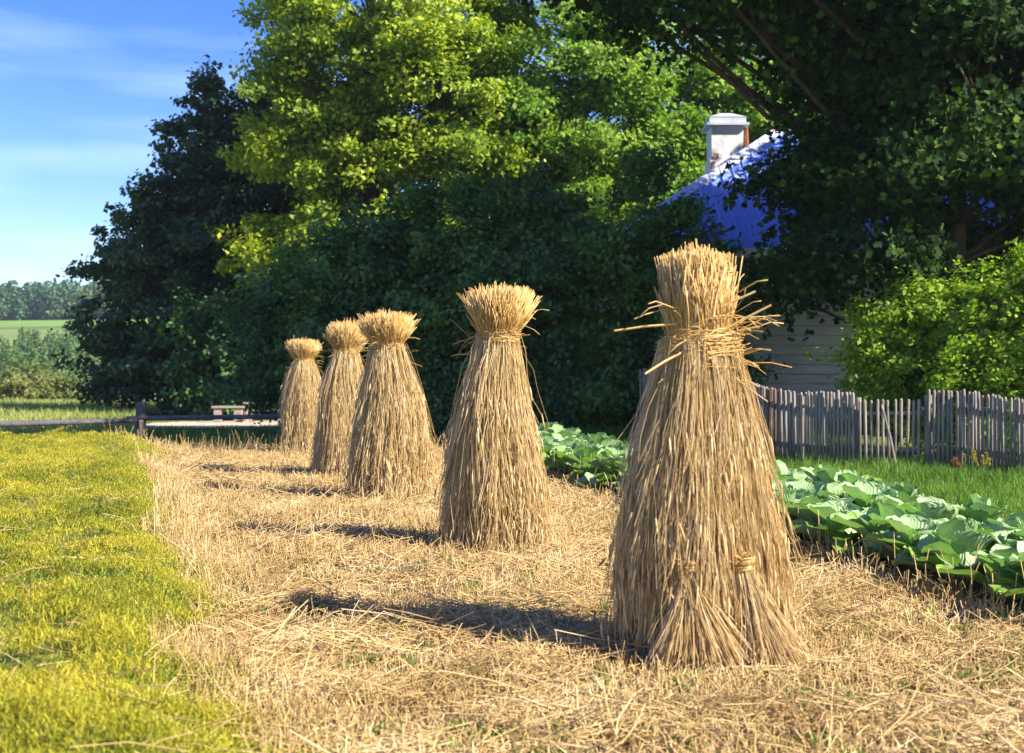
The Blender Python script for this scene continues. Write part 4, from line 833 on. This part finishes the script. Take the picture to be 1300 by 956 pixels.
    k = MB(); k.tube([(cx + .58, cy - .1, 6.2), (cx + .55, cy - .1, 7.0), (cx + .52, cy - .1, 7.78)], [.06, .06, .055], 8); k.tube([(cx + .55, cy - .1, 7.7), (cx + .3, cy - .1, 7.7)], [.02, .02], 6); k.build('rusty_pipe', M['rust'], roof)
house()

# ------------------------------------------------------------------ thin summer air
b = MB(); b.box((-100, 480, 30), (620, 1040, 66)); m, nt_, nd_, ln_ = new_mat('air'); pv = nd_.new('ShaderNodeVolumePrincipled'); pv.inputs['Color'].default_value = (.72, .84, 1, 1)
pv.inputs['Density'].default_value = .00024; pv.inputs['Anisotropy'].default_value = .2; oo = nd_.new('ShaderNodeOutputMaterial'); ln_.new(pv.outputs[0], oo.inputs['Volume'])
HAZE = b.build('haze', m); tag(HAZE, 'thin bluish summer haze in the valley air', 'haze', kind='stuff')

# ------------------------------------------------------------------ dock weeds in the verge
for k, (px, y, h, lb) in enumerate([(1214, 15.6, .42, 'rusty brown dock weed in the grass before the fence, left of the yellow one'), (1232, 16.4, .46, 'yellow green dock weed between two others in front of the fence'), (1250, 15.4, .50, 'tallest yellow dock weed standing in the grass by the right fence')]):
    g = rng(700 + k); x = (px - 650) / 1600 * y; root = empty('dock_weed', (x, y, float(zg(x, y))), lb, 'weed', 'dock weeds in the verge grass')
    b = MB(); tips = []
    for q in range(4):
        dx, dy = g.normal(0, .05, 2); P = [(0, 0, 0), (dx * .5, dy * .5, h * .5), (dx, dy, h * g.uniform(.8, 1))]; b.tube(P, [.005, .004, .002], 5); tips.append(P)
    b.build('stem', M['weed'], root, smooth=True)
    for q in range(4):
        n = 120; t = g.uniform(.5, 1, n)[:, None]; T_ = np.array(tips)[q]; P = T_[1] * (1 - t) + T_[2] * t + g.normal(0, .008, (n, 3))
        V, Q = blades(P, g.uniform(.01, .025, n), g.uniform(.007, .013, n), g.uniform(.2, 1.6, n), 710 + k * 4 + q); mesh_np('seed_head', V, Q, None, M['dock_rust'] if k == 0 else M['dock_yellow'], root)

# ------------------------------------------------------------------ camera, light, sky
cam = bpy.data.objects.new('camera', bpy.data.cameras.new('camera')); COL.objects.link(cam); S.camera = cam
cam.location = (0, 0, 1.4); cam.rotation_euler = (R(90), 0, 0)
cd = cam.data; cd.sensor_width = 36; cd.lens = 36 * 1600 / 1300; cd.clip_end = 6000; cd.clip_start = .1
cd.dof.use_dof = True; cd.dof.focus_distance = 10.5; cd.dof.aperture_fstop = 3.2
EL = 39; az = math.atan2(1, -.5)          # clockwise from +Y
sd = np.array([math.sin(az) * math.cos(R(EL)), math.cos(az) * math.cos(R(EL)), math.sin(R(EL))])
sun = bpy.data.objects.new('sun', bpy.data.lights.new('sun', 'SUN')); COL.objects.link(sun)
from mathutils import Vector
sun.rotation_euler = Vector(-sd).to_track_quat('-Z', 'Y').to_euler(); sun.data.energy = 5.0; sun.data.angle = R(.5); sun.data.color = (1, .93, .80)
W = bpy.data.worlds.new('World'); S.world = W; W.use_nodes = True; nt = W.node_tree; nd = nt.nodes; ln = nt.links; nd.clear()
sky = nd.new('ShaderNodeTexSky'); sky.sky_type = 'NISHITA'; sky.sun_disc = False; sky.sun_elevation = R(EL); sky.sun_rotation = az
sky.air_density = 1.0; sky.dust_density = .4; sky.ozone_density = 3.0
hs = nd.new('ShaderNodeHueSaturation'); hs.inputs['Saturation'].default_value = 1.4; hs.inputs['Hue'].default_value = .526; hs.inputs['Value'].default_value = .85; ln.new(sky.outputs[0], hs.inputs['Color'])
tc = nd.new('ShaderNodeTexCoord'); mp = nd.new('ShaderNodeMapping'); mp.inputs['Scale'].default_value = (1.5, 1.5, 11); mp.inputs['Rotation'].default_value = (0, R(-7), 0)
nz = nd.new('ShaderNodeTexNoise'); nz.inputs['Scale'].default_value = 2.2; nz.inputs['Detail'].default_value = 6; nz.inputs['Roughness'].default_value = .5
ln.new(tc.outputs['Generated'], mp.inputs[0]); ln.new(mp.outputs[0], nz.inputs['Vector'])
mr = nd.new('ShaderNodeMapRange'); mr.inputs[1].default_value = .48; mr.inputs[2].default_value = .8; mr.inputs[4].default_value = .35; ln.new(nz.outputs[0], mr.inputs[0])
mx = nd.new('ShaderNodeMix'); mx.data_type = 'RGBA'; ln.new(mr.outputs[0], mx.inputs[0]); ln.new(hs.outputs[0], mx.inputs[6]); mx.inputs[7].default_value = (5.2, 6.2, 8.2, 1)
bg = nd.new('ShaderNodeBackground'); bg.inputs[1].default_value = .11; ln.new(mx.outputs[2], bg.inputs[0])
wo = nd.new('ShaderNodeOutputWorld'); ln.new(bg.outputs[0], wo.inputs[0])
S.render.engine = 'CYCLES'; c = S.cycles; c.max_bounces = 6; c.diffuse_bounces = 3; c.glossy_bounces = 2; c.transmission_bounces = 4; c.use_denoising = True
S.view_settings.view_transform = 'Standard'; S.view_settings.look = 'None'; S.view_settings.exposure = 1.35; S.view_settings.gamma = 1; S.view_settings.use_curve_mapping = False
